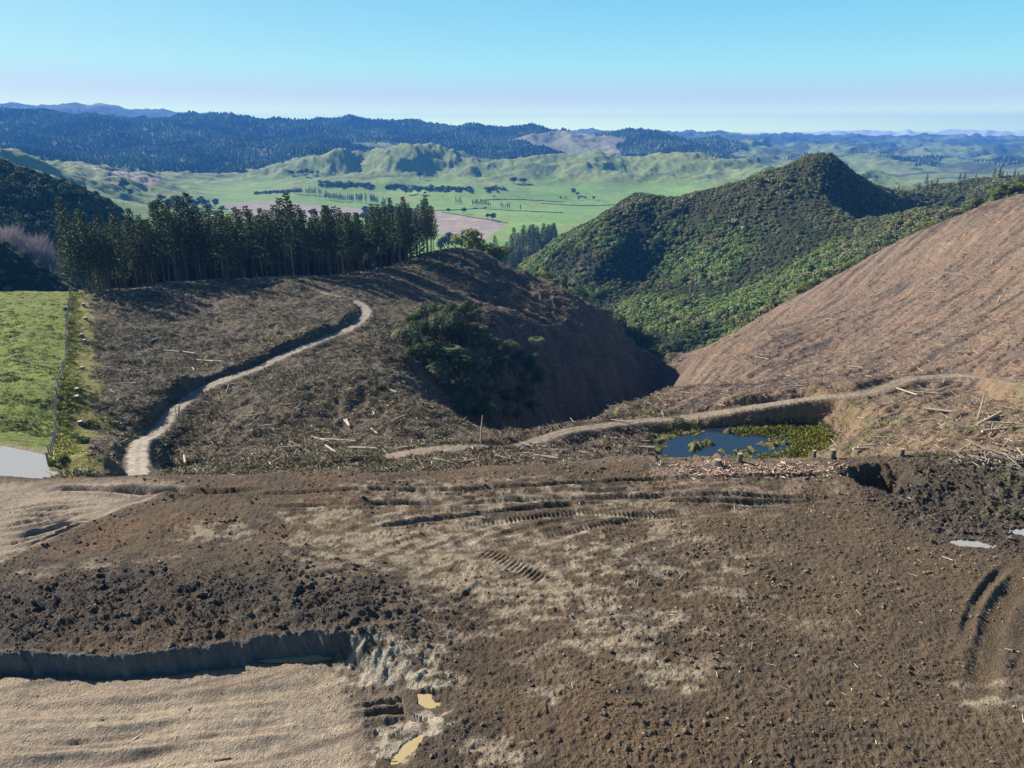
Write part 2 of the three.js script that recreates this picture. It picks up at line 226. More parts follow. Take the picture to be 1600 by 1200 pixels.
function natural(x, z) {                                           // the land without platform, tracks and ponds
  const r = Math.hypot(x, z), a = Math.atan2(x, -z), l = Math.log(Math.max(r, 1));
  if (Math.abs(a) > 0.92) return -20;
  let y, f = ss(760, 980, r);
  if (f < 1) {
    const t = midT(a, l) * r + CAM_Y, bush = ss(255, 300, r), u = uOfAz(x, z);
    let n = (1 - bush) * (0.9 * fbm(x / 14, z / 14, 3) + 0.5 * ridged(x / 3.2, z / 3.2, 3) + (u < 1060 && u > 112 ? 0.24 * ridged(x / 1.25, z / 1.25, 2) : 0)) + bush * (6.5 * (ridged(x / 75, z / 75, 4) - 0.35) + 0.8 * fbm(x / 8, z / 8, 2));
    if (u < 112 && r < 200) n *= 0.5;
    if (u > 680 && r > 130 && r < 300) n += 3.4 * ss(680, 760, u) * ss(1120, 1040, u) * ss(130, 165, r) * ss(300, 250, r) * (fbm((x * 0.8 + z * 0.6) / 21, (x * 0.6 - z * 0.8) / 48, 3) + 0.4 * ridged(x / 8, z / 8, 3));
    if (u > 1050 && r < 290) n += (1 - bush) * (0.8 * ridged((x * 0.53 + z * 0.85) / 8, (x * 0.85 - z * 0.53) / 40, 3) + 0.42 * ridged((x * 0.53 + z * 0.85) / 1.7, (x * 0.85 - z * 0.53) / 13, 3)) - 0.4;   // scour down the slope
    y = t + n;
  }
  if (f > 0) {
    const u = uOfAz(x, z), t = farT(a, l) * r + CAM_Y, floor = ss(1, 14, Math.abs(t + 109)) , hill = ss(-100, -60, t) * ss(1000, 1500, r);
    let n = hill * (r < 2150 ? lerp(26 * (ridged(x / 130, z / 130, 5) - 0.45), 30 * (ridged(x / 210, z / 210, 5) - 0.42), ss(760, 900, u)) : Math.min(r, 3600) * 0.021 * (ridged(x / 620, z / 620, 5) - 0.5)) + 1.5 * fbm(x / 90, z / 90, 2);
    if (r > 4200) n += ss(4200, 6500, r) * r * 0.0022 * fbm(x / 420, z / 420, 4);
    n += ss(2150, 2600, r) * ss(1040, 1200, u) * Math.min(r, 5000) * 0.0085 * (ridged(x / 420, z / 420, 5) - 0.45);
    n += 5 * floor * (1 - hill) * fbm(x / 160, z / 160, 3);
    y = f < 1 ? lerp(y, t + n, f) : t + n;
  }
  return y;
}
// tracks and ponds follow points surveyed on the bare land
const trackLines = []; let ponds = [];
function height(x, z) {
  const rim = RIM(x), s = ss(rim - 1.2, rim + 9, -z);
  let y = s < 1 ? platform(x, z) : 0;
  if (s > 0) {
    let n = natural(x, z);
    for (const p of ponds) if (inBox(p.box, x, z)) { const d = sdPoly(p.p, x, z) + 1.6 * fbm(x * 0.35, z * 0.35, 2); n = lerp(p.y - 0.5 + 0.65 * Math.max(0, fbm(x * 0.45 + 5, z * 0.45, 3) * p.isl + p.base), n, ss(-0.5, 4.5, d)); }
    for (const t of trackLines) if (inBox(t.box, x, z)) {
      const q = near(t.p, x, z);
      if (q.d < 9) {
        const c = lerp(t.y[q.k], t.y[q.k + 1], q.f), side = q.side * t.uphill, edge = t.w / 2;
        n += side > 0 ? t.bank * (1 + 1.1 * fbm(q.s / 9, t.w, 2)) * ss(edge, edge + 1.2, q.d) * ss(9, 3, q.d) : -0.3 * ss(edge, edge + 2, q.d) * ss(9, 4, q.d);
        n = lerp(c + (t.w < 2 ? 0.25 : 0) + 0.05 * noise(x * 1.5, z * 1.5), n, ss(edge * 0.9, edge + 1.4, q.d));
      }
    }
    y = s < 1 ? lerp(y, n, s) : n;
  }
  return y;
}
{
  const add = (pix, w, uphill, bank, r0) => { const p = runs(spline(pix.map(([px, py]) => onGround(px, py, r0, 500)), 6)); const e0 = p[0], e1 = p[1], g0 = Math.hypot(e0[0] - e1[0], e0[1] - e1[1]), z0 = p.length - 1, e2 = p[z0], e3 = p[z0 - 1]; p.unshift([e0[0] + (e0[0] - e1[0]) / g0 * (w > 2 ? 8 : 2), e0[1] + (e0[1] - e1[1]) / g0 * (w > 2 ? 8 : 2)]); p.push([2 * e2[0] - e3[0], 2 * e2[1] - e3[1]]); runs(p); const ys = p.map(([x, z]) => natural(x, z)); const sm = ys.map((_, i) => { let s = 0, n = 0; for (let k = -7; k <= 7; k++) if (ys[i + k] !== undefined) { s += ys[i + k]; n++; } return s / n; }); trackLines.push({ p, y: sm, w, uphill, bank, box: bbox(p, 10) }); };
  add([[202, 750], [211, 730], [224, 708], [250, 670], [285, 632], [330, 603], [400, 577], [450, 553], [500, 532], [540, 512], [568, 496], [572, 486], [556, 474], [520, 461], [480, 450]], 2.05, 0, 0, 50);
  add([[640, 709], [700, 703], [800, 691], [900, 677], [1000, 663], [1080, 656], [1150, 646], [1250, 626], [1350, 609], [1430, 598], [1500, 592], [1550, 601], [1600, 622], [1700, 670]], 1.5, 0, 0, 50);
  trackLines[0].uphill = -1; trackLines[0].bank = 1.25; trackLines[1].uphill = -1; trackLines[1].bank = 0.5;
  const pond = (pix, drop, isl, base) => { const p = pix.map(([px, py]) => onPlane(px, py, CAM_Y - drop)); return { p, y: CAM_Y - drop, isl, base, box: bbox(p, 6) }; };
  ponds = [pond([[1040, 727], [1075, 690], [1110, 672], [1180, 662], [1250, 655], [1300, 690], [1290, 705], [1200, 722], [1120, 740]], 37.5, 2.3, 0.36), pond([[-120, 715], [0, 716], [50, 728], [85, 738], [80, 760], [-150, 770]], 28.2, 0, -0.3)];
}

// ------------------------------------------------------------------ what grows or lies where
const lin = (pts, u) => { if (u <= pts[0][0]) return pts[0][1]; for (let i = 1; i < pts.length; i++) if (u < pts[i][0]) return lerp(pts[i - 1][1], pts[i][1], (u - pts[i - 1][0]) / (pts[i][0] - pts[i - 1][0])); return pts[pts.length - 1][1]; };
const bushEdge = (u) => lin([[690, 236], [780, 238], [850, 239], [955, 250], [1051, 260], [1113, 262], [1210, 258], [1304, 264], [1395, 272], [1486, 272], [1575, 262], [1900, 255]], u);
const pineFront = (u) => lin([[100, 188], [250, 190], [400, 192], [480, 193], [540, 196], [600, 208], [660, 220], [700, 230]], u);
const fencePix = [[77, 728], [88, 660], [96, 590], [104, 520], [111, 458]];
const fenceLine = runs(spline(fencePix.map(([a, b]) => onGround(a, b, 60, 260)), 8));
const fenceX = (z) => { let x = fenceLine[0][0]; for (let i = 1; i < fenceLine.length; i++) { const a = fenceLine[i - 1], b = fenceLine[i]; if ((z - a[1]) * (z - b[1]) <= 0) return lerp(a[0], b[0], (z - a[1]) / (b[1] - a[1])); } return z > fenceLine[0][1] ? fenceLine[0][0] : fenceLine[fenceLine.length - 1][0] + (fenceLine[fenceLine.length - 1][1] - z) * -0.4; };
const VALLEY = CAM_Y - 126, fields = [
  [[656, 324], [690, 331], [793, 349], [755, 373], [690, 363], [640, 352]], [[350, 328], [390, 320], [431, 315], [544, 319], [583, 322], [566, 340], [497, 338], [371, 342]], [[150, 312], [215, 310], [300, 311], [240, 322], [160, 326]], [[440, 342], [500, 342], [520, 352], [450, 354]],
].map((a) => a.map(([px, py]) => onPlane(px, py, VALLEY)));
const fieldBox = fields.map((f) => bbox(f, 1));
const inField = (x, z) => fields.some((f, i) => inBox(fieldBox[i], x, z) && inPoly(f, x, z));
// classes: 0 platform, 1 cleared slope, 2 track, 3 paddock, 4 bush floor, 5 valley pasture, 6 ploughed, 7 far forest hills, 8 far grass hills
function kindAt(x, z, r, u, y) {
  if (-z < RIM(x) + 2 && r < 75) return 0;
  if (r < 330) {
    for (const t of trackLines) if (inBox(t.box, x, z) && near(t.p, x, z).d < t.w / 2 + 0.5 * noise(x * 0.8, z * 0.8) + 0.35 * noise(x * 2.7, z * 2.7)) return 2;
    if (x < fenceX(z) - 0.2 && z > -178 && r < 215) return 3;
    if (u > 690 ? r > bushEdge(u) : u > 90 ? r > 242 : r > 210) return 4;
    return 1;
  }
  if (r < 700) return y > CAM_Y - 116 ? 4 : 5;
  if (inField(x, z)) return 6;
  if (r < 1450 && y < CAM_Y - 75) return 5;
  if (y < CAM_Y - 95 && r < 2100) return 5;
  return forestAt(x, z, r, u, y) ? 7 : 8;
}
function forestAt(x, z, r, u, y) {
  if (r < 1950) return false;
  const n = fbm(x / 500, z / 500, 3);
  if (r > 5200) return n > -0.05;
  if (u < 560) return r > lin([[-300, 1500], [150, 1850], [300, 1980], [420, 2080], [560, 2120]], u);
  if (u < 1120) return r > 2130 && !(u + 60 * n > 812 && u + 60 * n < 955 && r > 2860 && r < 3250) && n > -0.35;
  return n + 0.9 * fbm(x / 170, z / 170, 2) > 0.42;
}
const C = (r, g, b) => [r, g, b];
const tanBlobs = [[640, 850, 3.2, 1], [720, 900, 2.2, 0.9], [840, 930, 2.2, 1], [880, 860, 2.2, 0.7], [960, 980, 1.6, 0.8], [1050, 1055, 1.0, 1.1], [990, 1020, 1.0, 1.0], [335, 832, 1.3, 1], [145, 888, 0.8, 1], [700, 815, 3, 0.7], [900, 800, 3, 0.5], [560, 810, 3, 0.7], [860, 1088, 0.5, 0.9], [1180, 930, 1.2, 0.4], [500, 920, 0.9, 0.9], [770, 1180, 0.8, 1.2], [600, 1055, 1.1, 1.4], [650, 1045, 0.8, 1.4], [650, 1150, 0.8, 1.4], [620, 1185, 0.7, 1.4], [680, 1085, 0.7, 1.1], [440, 960, 0.7, 0.6], [650, 780, 3, 0.7], [1000, 790, 3.5, 0.6], [1130, 770, 3, 0.6], [820, 770, 3, 0.6], [960, 880, 1.6, 0.7], [1100, 870, 1.4, 0.6], [1290, 970, 0.9, 0.5], [1560, 1090, 1.2, 0.7], [590, 860, 1.6, 0.8], [250, 880, 1, 0.6], [60, 905, 0.8, 0.9]].map(([px, py, r, s]) => [...onPlane(px, py, py > 1030 && px < 700 ? -0.6 : 0), r, s]);
function tanAt(x, z) {                                             // where the fill is packed and dried pale
  let t = 0; for (const b of tanBlobs) { const q = Math.hypot((x - b[0]) * 0.55, z - b[1]) / b[2]; if (q < 2) t = Math.max(t, 0.85 * b[3] * ss(1.5, 0.15, q)); }
  const f = fbm(x * 0.38 - z * 0.1, z * 0.85 + x * 0.12, 5), g = fbm(x * 1.4, z * 2.2, 3), zone = ss(-13, -7, x) * ss(15, 6, x) * ss(-34.5, -31, z) * ss(-17, -22, z);
  return clamp(ss(0.22, 0.7, t * (0.7 + 1.1 * g) + 0.1 * f) + zone * 0.75 * ss(0.1, 0.34, f + 0.5 * g) , 0, 1) * (0.75 + 0.5 * g);
}
const mix3 = (a, b, t) => { for (let i = 0; i < 3; i++) a[i] += (b[i] - a[i]) * t; return a; };
function colourAt(k, x, z, y, r, u) {
  const n1 = fbm(x / 6, z / 6, 3), n2 = noise(x * 1.7, z * 1.7), n3 = noise(x * 5 + 3, z * 5), sp = noise(x * 0.31, z * 0.31);
  let c;
  if (k === 0) {
    const low = ss(0.5, -0.3, sdPoly(lowerPad, x, z) + 0.2 * n2), up = ss(0.5, -0.5, sdPoly(upperPad, x, z) + 0.4 * n2);
    c = mix3(C(0.115, 0.078, 0.048), C(0.16, 0.108, 0.063), clamp(0.5 + n1 * 1.2, 0, 1));
    mix3(c, C(0.2, 0.115, 0.06), 0.7 * ss(0.12, 0.45, fbm(x / 4 + 20, z / 2.5, 4)) * ss(2, -6, x)); mix3(c, C(0.07, 0.052, 0.038), 0.75 * ss(0.08, 0.4, fbm(x / 3.4, z / 2.2 + 30, 4)));
    if (x > 4) mix3(c, C(0.145, 0.105, 0.062), 0.5 * ss(4, 9, x));
    const tan = tanAt(x, z); mix3(c, C(0.47, 0.39, 0.28), tan * 0.85);
    const m = inBox(moundBox, x, z) ? Math.exp(-((near(moundLine, x, z).d / 2.6) ** 2)) : 0; mix3(c, C(0.055, 0.045, 0.038), m * 0.8);
    const rr = ss(0.5, -2, sdPoly(roughRight, x, z)); mix3(c, C(0.05, 0.043, 0.036), rr * 0.75); if (rr > 0) mix3(c, C(0.17, 0.15, 0.12), rr * ss(0.1, 0.45, fbm(x * 0.8, z * 0.8, 3)) * 0.7); if (rr > 0.1 && x > 22) mix3(c, C(0.1, 0.13, 0.045), ss(0.15, 0.3, fbm(x * 0.4 + 9, z * 0.5, 3)) * rr * 0.8);
    mix3(c, mix3(C(0.47, 0.38, 0.285), C(0.37, 0.295, 0.22), clamp(0.5 + n1 + n2 * 0.5, 0, 1)), Math.max(low * (ss(-0.12, -0.34, y)), up * 0.9));
    if (low > 0.5) mix3(c, C(0.58, 0.48, 0.33), ss(0.0, 0.45, noise((x * 0.95 - z * 0.316) * 0.16, (x * 0.316 + z * 0.95) * 1.9)) * 0.7); if (low > 0.5 || up > 0.5) mix3(c, C(0.19, 0.14, 0.11), ss(0.12, 0.5, fbm((x * 0.95 - z * 0.316) * 0.2 + 9, (x * 0.316 + z * 0.95) * 2.1, 3)) * 0.75);
    const face = sdPoly(lowerPad, x, z); if (face > -0.35 && face < 0.25 && x < -4) mix3(c, C(0.16, 0.155, 0.15), 0.85);
    const mz = ss(0.4, -0.6, sdPoly(mudZone, x, z)); mix3(c, mix3(C(0.10, 0.08, 0.06), C(0.5, 0.45, 0.36), ss(0.42, 0.75, tan + 0.5 * fbm(x * 1.5, z * 1.5, 3))), mz * 0.7);
    if (-z > RIM(x) - 2.5 && x > 7.5 && x < 17) mix3(c, C(0.33, 0.24, 0.18), ss(0.0, 0.3, fbm(x * 0.8, z * 0.8, 3) + 0.1) * 0.8);
    const v = 1 + 0.28 * n3 + 0.18 * n2; c = c.map((q) => q * v);
  } else if (k === 1) {
    c = mix3(C(0.095, 0.072, 0.05), C(0.17, 0.137, 0.09), clamp(0.5 + n1, 0, 1));
    if (u < 700) mix3(c, C(0.105, 0.1, 0.058), 0.45 * clamp(0.5 + 2 * sp, 0, 1));
    const right = ss(1040, 1100, u - 0.12 * (r - 200)); mix3(c, mix3(C(0.265, 0.172, 0.12), C(0.19, 0.142, 0.108), clamp(0.5 + 1.4 * n1, 0, 1)), right * 0.92);
    if (right > 0) { const st = fbm((x * 0.53 + z * 0.85) / 2.1, (x * 0.85 - z * 0.53) / 22, 4); mix3(c, C(0.30, 0.23, 0.16), right * ss(0.25, 0.6, st) * 0.7); mix3(c, C(0.085, 0.068, 0.056), right * ss(0.08, 0.4, -st) * 0.9); }
    if (u > 1290 && r < 112) mix3(c, C(0.235, 0.165, 0.095), 0.6);
    if (u > 1000 && r < 102) mix3(c, C(0.15, 0.15, 0.05), 0.6 * ss(0, 0.35, fbm(x * 0.2, z * 0.2 + 4, 3)));
    const fd = x - fenceX(z); if (u < 200 && r < 190) { mix3(c, C(0.24, 0.235, 0.05), ss(7, 3, fd + 4 * n1) * 0.9); mix3(c, C(0.26, 0.23, 0.16), ss(0.7, 0.2, Math.abs(fd)) * 0.7); }
    for (const p of ponds) if (inBox(p.box, x, z) && y < p.y + 0.4) mix3(c, y > p.y ? C(0.17, 0.17, 0.03) : C(0.05, 0.05, 0.035), 0.9);
    const v = 1 + 0.35 * n2 + 0.2 * n3; c = c.map((q) => q * v);
  } else if (k === 2) { c = mix3(C(0.30, 0.255, 0.2), C(0.40, 0.36, 0.3), clamp(0.5 + n2, 0, 1)); if (x > -14) mix3(c, C(0.31, 0.245, 0.18), 0.8); else mix3(c, C(0.5, 0.46, 0.39), ss(105, 75, r) * 0.3); for (const t of trackLines) if (inBox(t.box, x, z)) { const q = near(t.p, x, z).d / t.w; if (q < 0.7) mix3(c, C(0.17, 0.14, 0.1), 0.55 * Math.max(ss(0.16, 0.05, q), ss(0.36, 0.5, q)) * (0.6 + noise(x * 0.9, z * 0.9))); } const v = 1 + 0.4 * noise(x * 2.6, z * 2.6) + 0.3 * noise(x * 0.7, z * 0.7); c = c.map((q) => q * v); }
  else if (k === 3) { c = mix3(C(0.19, 0.255, 0.036), C(0.27, 0.32, 0.05), clamp(0.5 + n1, 0, 1)); mix3(c, C(0.06, 0.075, 0.02), ss(0.22, 0.5, fbm(x / 3, z / 1.5, 3) - 0.002 * (r - 70)) * 0.7); mix3(c, C(0.2, 0.2, 0.055), ss(0, 0.5, sp) * 0.4); for (const p of ponds) if (inBox(p.box, x, z) && y < p.y + 0.3) mix3(c, C(0.36, 0.25, 0.2), 0.8); const v = 1 + 0.25 * n2; c = c.map((q) => q * v); }
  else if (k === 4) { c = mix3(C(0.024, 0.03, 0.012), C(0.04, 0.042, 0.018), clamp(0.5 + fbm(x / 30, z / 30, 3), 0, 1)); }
  else if (k === 5) { const m = fbm(x / 260, z / 260, 2); c = mix3(C(0.18, 0.33, 0.06), C(0.25, 0.40, 0.075), clamp(0.5 + m * 2, 0, 1)); mix3(c, C(0.16, 0.23, 0.06), ss(CAM_Y - 118, CAM_Y - 100, y) * 0.6); mix3(c, C(0.3, 0.3, 0.08), ss(0.15, 0.4, fbm(x / 140 + 8, z / 90, 2)) * 0.5); }
  else if (k === 6) { c = mix3(C(0.33, 0.26, 0.22), C(0.40, 0.33, 0.27), clamp(0.5 + fbm(x / 60, z / 15, 2), 0, 1)); }
  else if (k === 7) { c = mix3(C(0.035, 0.05, 0.026), C(0.08, 0.09, 0.045), clamp(0.5 + fbm(x / 120, z / 120, 3), 0, 1)); }
  else { const e = fbm(x / 130, z / 130, 4); c = mix3(C(0.17, 0.25, 0.065), C(0.25, 0.28, 0.10), clamp(0.5 + e, 0, 1)); if (r > 2200) mix3(c, C(0.05, 0.07, 0.03), ss(0.08, 0.22, fbm(x / 230, z / 230, 5)) * 0.85); if (u > 770 && u < 1000 && r > 2700 && r < 3300) mix3(c, C(0.36, 0.31, 0.24), 0.65); }
  return c;
}

// fine relief and grain shared by the ground materials
function grain(seed, size, cells, lo, hi, oct = 4) {
  const d = new Uint8Array(size * size * 4), r = rng(seed), g = [];
  let tot = new Float32Array(size * size), amp = 1;
  for (let o = 0; o < oct; o++) {
    const n = cells << o, v = new Float32Array(n * n).map(() => r());
    for (let j = 0; j < size; j++) for (let i = 0; i < size; i++) {
      const x = i / size * n, y = j / size * n, xi = Math.floor(x), yi = Math.floor(y), fx = x - xi, fy = y - yi, a = v[yi % n * n + xi % n], b = v[yi % n * n + (xi + 1) % n], c = v[(yi + 1) % n * n + xi % n], e = v[(yi + 1) % n * n + (xi + 1) % n], sx = fx * fx * (3 - 2 * fx), sy = fy * fy * (3 - 2 * fy);
      tot[j * size + i] += amp * (lerp(lerp(a, b, sx), lerp(c, e, sx), sy) - 0.5);
    }
    amp *= 0.72;
  }
  let mn = 1e9, mx = -1e9; for (const t of tot) { mn = Math.min(mn, t); mx = Math.max(mx, t); }
  for (let i = 0; i < size * size; i++) { const q = lerp(lo, hi, (tot[i] - mn) / (mx - mn)) * 255; d[i * 4] = d[i * 4 + 1] = d[i * 4 + 2] = q; d[i * 4 + 3] = 255; }
  const t = new THREE.DataTexture(d, size, size); t.wrapS = t.wrapT = THREE.RepeatWrapping; t.magFilter = THREE.LinearFilter; t.minFilter = THREE.LinearMipmapLinearFilter; t.generateMipmaps = true; t.needsUpdate = true; return t;
}
const grainMap = grain(11, 1024, 24, 0.45, 1.0, 5), reliefMap = grain(12, 1024, 40, 0, 1, 5);
const rep = (t, k) => { const c = t.clone(); c.repeat.set(k, k); c.needsUpdate = true; return c; };
const soilMat = new THREE.MeshStandardMaterial({ vertexColors: true, roughness: 0.95, map: rep(grainMap, 1 / 3.1), bumpMap: rep(reliefMap, 1 / 2.3), bumpScale: 0.09 });
const slopeMat = new THREE.MeshStandardMaterial({ vertexColors: true, roughness: 1, map: rep(grainMap, 1 / 13), bumpMap: rep(reliefMap, 1 / 11), bumpScale: 0.22 });
const trackMat = new THREE.MeshStandardMaterial({ vertexColors: true, roughness: 0.95, map: rep(grainMap, 1 / 9), bumpMap: rep(reliefMap, 1 / 7), bumpScale: 0.08 });
const grassMat = new THREE.MeshStandardMaterial({ vertexColors: true, roughness: 1, map: rep(grainMap, 1 / 8), bumpMap: rep(reliefMap, 1 / 9), bumpScale: 0.3 });
const bushFloorMat = new THREE.MeshStandardMaterial({ vertexColors: true, roughness: 1, map: rep(grainMap, 1 / 30), bumpMap: rep(reliefMap, 1 / 25), bumpScale: 0.6 });
const farMat = new THREE.MeshStandardMaterial({ vertexColors: true, roughness: 1, map: rep(grainMap, 1 / 260) });

// ------------------------------------------------------------------ the land as one polar sheet round the viewpoint, parted by what it is made of
const rings = [];
for (const [a, b, n] of [[11, 46, 400], [46, 330, 500], [330, 1000, 190], [1000, 4600, 250], [4600, 9400, 60]]) for (let i = 0; i < n; i++) rings.push(a * Math.pow(b / a, i / n));
rings.push(9400);
{
  const NA = 900, AZ = 44.5 * Math.PI / 180, NR = rings.length, pos = new Float32Array(NA * NR * 3), nor = new Float32Array(NA * NR * 3), col = new Float32Array(NA * NR * 3), kind = new Uint8Array(NA * NR);
  for (let j = 0; j < NR; j++) for (let i = 0; i < NA; i++) {
    const a = lerp(-AZ, AZ, i / (NA - 1)), r = rings[j], x = Math.sin(a) * r, z = -Math.cos(a) * r, y = height(x, z), o = j * NA + i, u = uOfAz(x, z);
    pos[o * 3] = x; pos[o * 3 + 1] = y; pos[o * 3 + 2] = z;
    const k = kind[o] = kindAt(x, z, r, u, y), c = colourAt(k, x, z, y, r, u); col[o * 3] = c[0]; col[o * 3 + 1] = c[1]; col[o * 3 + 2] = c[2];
  }
  const at = (i, j, q) => pos[(j * NA + i) * 3 + q];
  for (let j = 0; j < NR; j++) for (let i = 0; i < NA; i++) {
    const i0 = Math.max(0, i - 1), i1 = Math.min(NA - 1, i + 1), j0 = Math.max(0, j - 1), j1 = Math.min(NR - 1, j + 1);
    const ax = at(i1, j, 0) - at(i0, j, 0), ay = at(i1, j, 1) - at(i0, j, 1), az = at(i1, j, 2) - at(i0, j, 2), bx = at(i, j1, 0) - at(i, j0, 0), by = at(i, j1, 1) - at(i, j0, 1), bz = at(i, j1, 2) - at(i, j0, 2);
    let nx = ay * bz - az * by, ny = az * bx - ax * bz, nz = ax * by - ay * bx; const l = Math.hypot(nx, ny, nz) * Math.sign(ny || 1), o = (j * NA + i) * 3;
    nor[o] = nx / l; nor[o + 1] = ny / l; nor[o + 2] = nz / l;
  }
  const tris = Array.from({ length: 9 }, () => []);
  for (let j = 0; j < NR - 1; j++) for (let i = 0; i < NA - 1; i++) { const o = j * NA + i; tris[kind[o]].push(o, o + 1, o + NA, o + 1, o + NA + 1, o + NA); }
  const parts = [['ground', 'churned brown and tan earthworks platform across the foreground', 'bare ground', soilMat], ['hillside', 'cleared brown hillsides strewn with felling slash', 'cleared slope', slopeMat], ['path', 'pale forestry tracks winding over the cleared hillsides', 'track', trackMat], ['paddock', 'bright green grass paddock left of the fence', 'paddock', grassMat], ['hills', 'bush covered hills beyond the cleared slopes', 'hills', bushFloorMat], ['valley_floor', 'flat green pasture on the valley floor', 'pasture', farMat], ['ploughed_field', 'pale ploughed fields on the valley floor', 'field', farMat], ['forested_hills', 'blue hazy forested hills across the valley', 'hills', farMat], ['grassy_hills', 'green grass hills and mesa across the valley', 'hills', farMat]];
  parts.forEach(([name, label, cat, m], k) => {
    const t = tris[k]; if (!t.length) return;
    const map = new Map(), p = [], n = [], c = [], uv = [], idx = new Uint32Array(t.length);
    t.forEach((o, i) => { let q = map.get(o); if (q === undefined) { q = map.size; map.set(o, q); for (let e = 0; e < 3; e++) { p.push(pos[o * 3 + e]); n.push(nor[o * 3 + e]); c.push(col[o * 3 + e]); } uv.push(pos[o * 3] + 0.35 * pos[o * 3 + 1], pos[o * 3 + 2]); } idx[i] = q; });
    const g = new THREE.BufferGeometry();
    g.setAttribute('position', new THREE.Float32BufferAttribute(p, 3)); g.setAttribute('normal', new THREE.Float32BufferAttribute(n, 3)); g.setAttribute('color', new THREE.Float32BufferAttribute(c, 3)); g.setAttribute('uv', new THREE.Float32BufferAttribute(uv, 2)); g.setIndex(new THREE.BufferAttribute(idx, 1));
    tag(mesh(name, g, m), label, cat, null, 'structure');
  });
}
// snow mountains on the skyline
{
  const g = new THREE.PlaneGeometry(1, 1, 220, 10), p = g.attributes.position, c = [];
  for (let i = 0; i < p.count; i++) {
    const s = p.getX(i) + 0.5, f = p.getY(i) + 0.5, a = lerp(0.28, 0.85, s), r = lerp(9950, 9450, 1 - f), e = (0.4 + 0.6 * ss(0, 0.35, s)) * (0.55 + 0.8 * (ridged(s * 14, 2 + f, 4) - 0.1));
    const y = CAM_Y - 140 + f * (140 + 62 * Math.max(0.05, e)); p.setXYZ(i, Math.sin(a) * r, y, -Math.cos(a) * r);
    const w = ss(0.45, 0.7, f + 0.25 * noise(s * 60, f * 6)); c.push(lerp(0.12, 0.85, w), lerp(0.15, 0.87, w), lerp(0.16, 0.9, w));
  }
  g.setAttribute('color', new THREE.Float32BufferAttribute(c, 3)); g.computeVertexNormals();
  tag(mesh('mountains', g, new THREE.MeshStandardMaterial({ vertexColors: true, roughness: 1, side: THREE.DoubleSide })), 'distant snow capped mountains on the right horizon', 'mountains', null, 'structure');
}
// land behind and beside the viewpoint
{
  const g = new THREE.PlaneGeometry(1, 1, 60, 40), p = g.attributes.position;
  for (let i = 0; i < p.count; i++) { const a = lerp(44.5, 315.5, p.getX(i) + 0.5) * Math.PI / 180, r = 9 * Math.pow(300, p.getY(i) + 0.5), k = ss(40, 140, r); p.setXYZ(i, Math.sin(a) * r, lerp(-0.3, -26, k) * (1 - ss(200, 900, r)) - 60 * ss(300, 2000, r) + 2 * noise(r / 40, a * 5) * k, -Math.cos(a) * r); }
  g.computeVertexNormals();
  tag(mesh('land', g, new THREE.MeshStandardMaterial({ color: new THREE.Color(0.1, 0.085, 0.055), roughness: 1, side: THREE.DoubleSide })), 'open cleared land behind the viewpoint', 'land', null, 'structure');
}
// ponds and puddles
const pondMat = new THREE.MeshPhysicalMaterial({ color: new THREE.Color(0.018, 0.03, 0.05), roughness: 0.06, ior: 1.33, bumpMap: rep(reliefMap, 1 / 6), bumpScale: 0.004 });
const siltMat = new THREE.MeshPhysicalMaterial({ color: new THREE.Color(0.4, 0.32, 0.17), roughness: 0.12, ior: 1.33 });
const greyWater = new THREE.MeshPhysicalMaterial({ color: new THREE.Color(0.3, 0.31, 0.3), roughness: 0.08, ior: 1.33 });
function water(poly, y, m, grow = 0) { const cx = poly.reduce((s, p) => s + p[0], 0) / poly.length, cz = poly.reduce((s, p) => s + p[1], 0) / poly.length; const s = new THREE.Shape(poly.map(([x, z]) => { const d = Math.hypot(x - cx, z - cz), k = (d + grow) / d; return new THREE.Vector2(cx + (x - cx) * k, -(cz + (z - cz) * k)); })); const g = new THREE.ShapeGeometry(s); g.rotateX(-Math.PI / 2); g.translate(0, y, 0); const uv = g.attributes.uv, p = g.attributes.position; for (let i = 0; i < uv.count; i++) uv.setXY(i, p.getX(i), p.getZ(i)); return mesh('water', g, m); }
tag(water(ponds[0].p, ponds[0].y - 0.04, pondMat, 2.5), 'dark blue pond with weeds below the dam track', 'pond', null, 'structure').name = 'pond';
tag(water(ponds[1].p, ponds[1].y, greyWater, 3), 'pale pond at the foot of the green paddock', 'pond', null, 'structure').name = 'pond_001';
puddleSpecs.forEach((q, i) => { tag(water(q.p, q.y, i < 3 ? siltMat : greyWater, 0.06), q.label, 'puddle', null, 'structure').name = numbered('puddle'); });
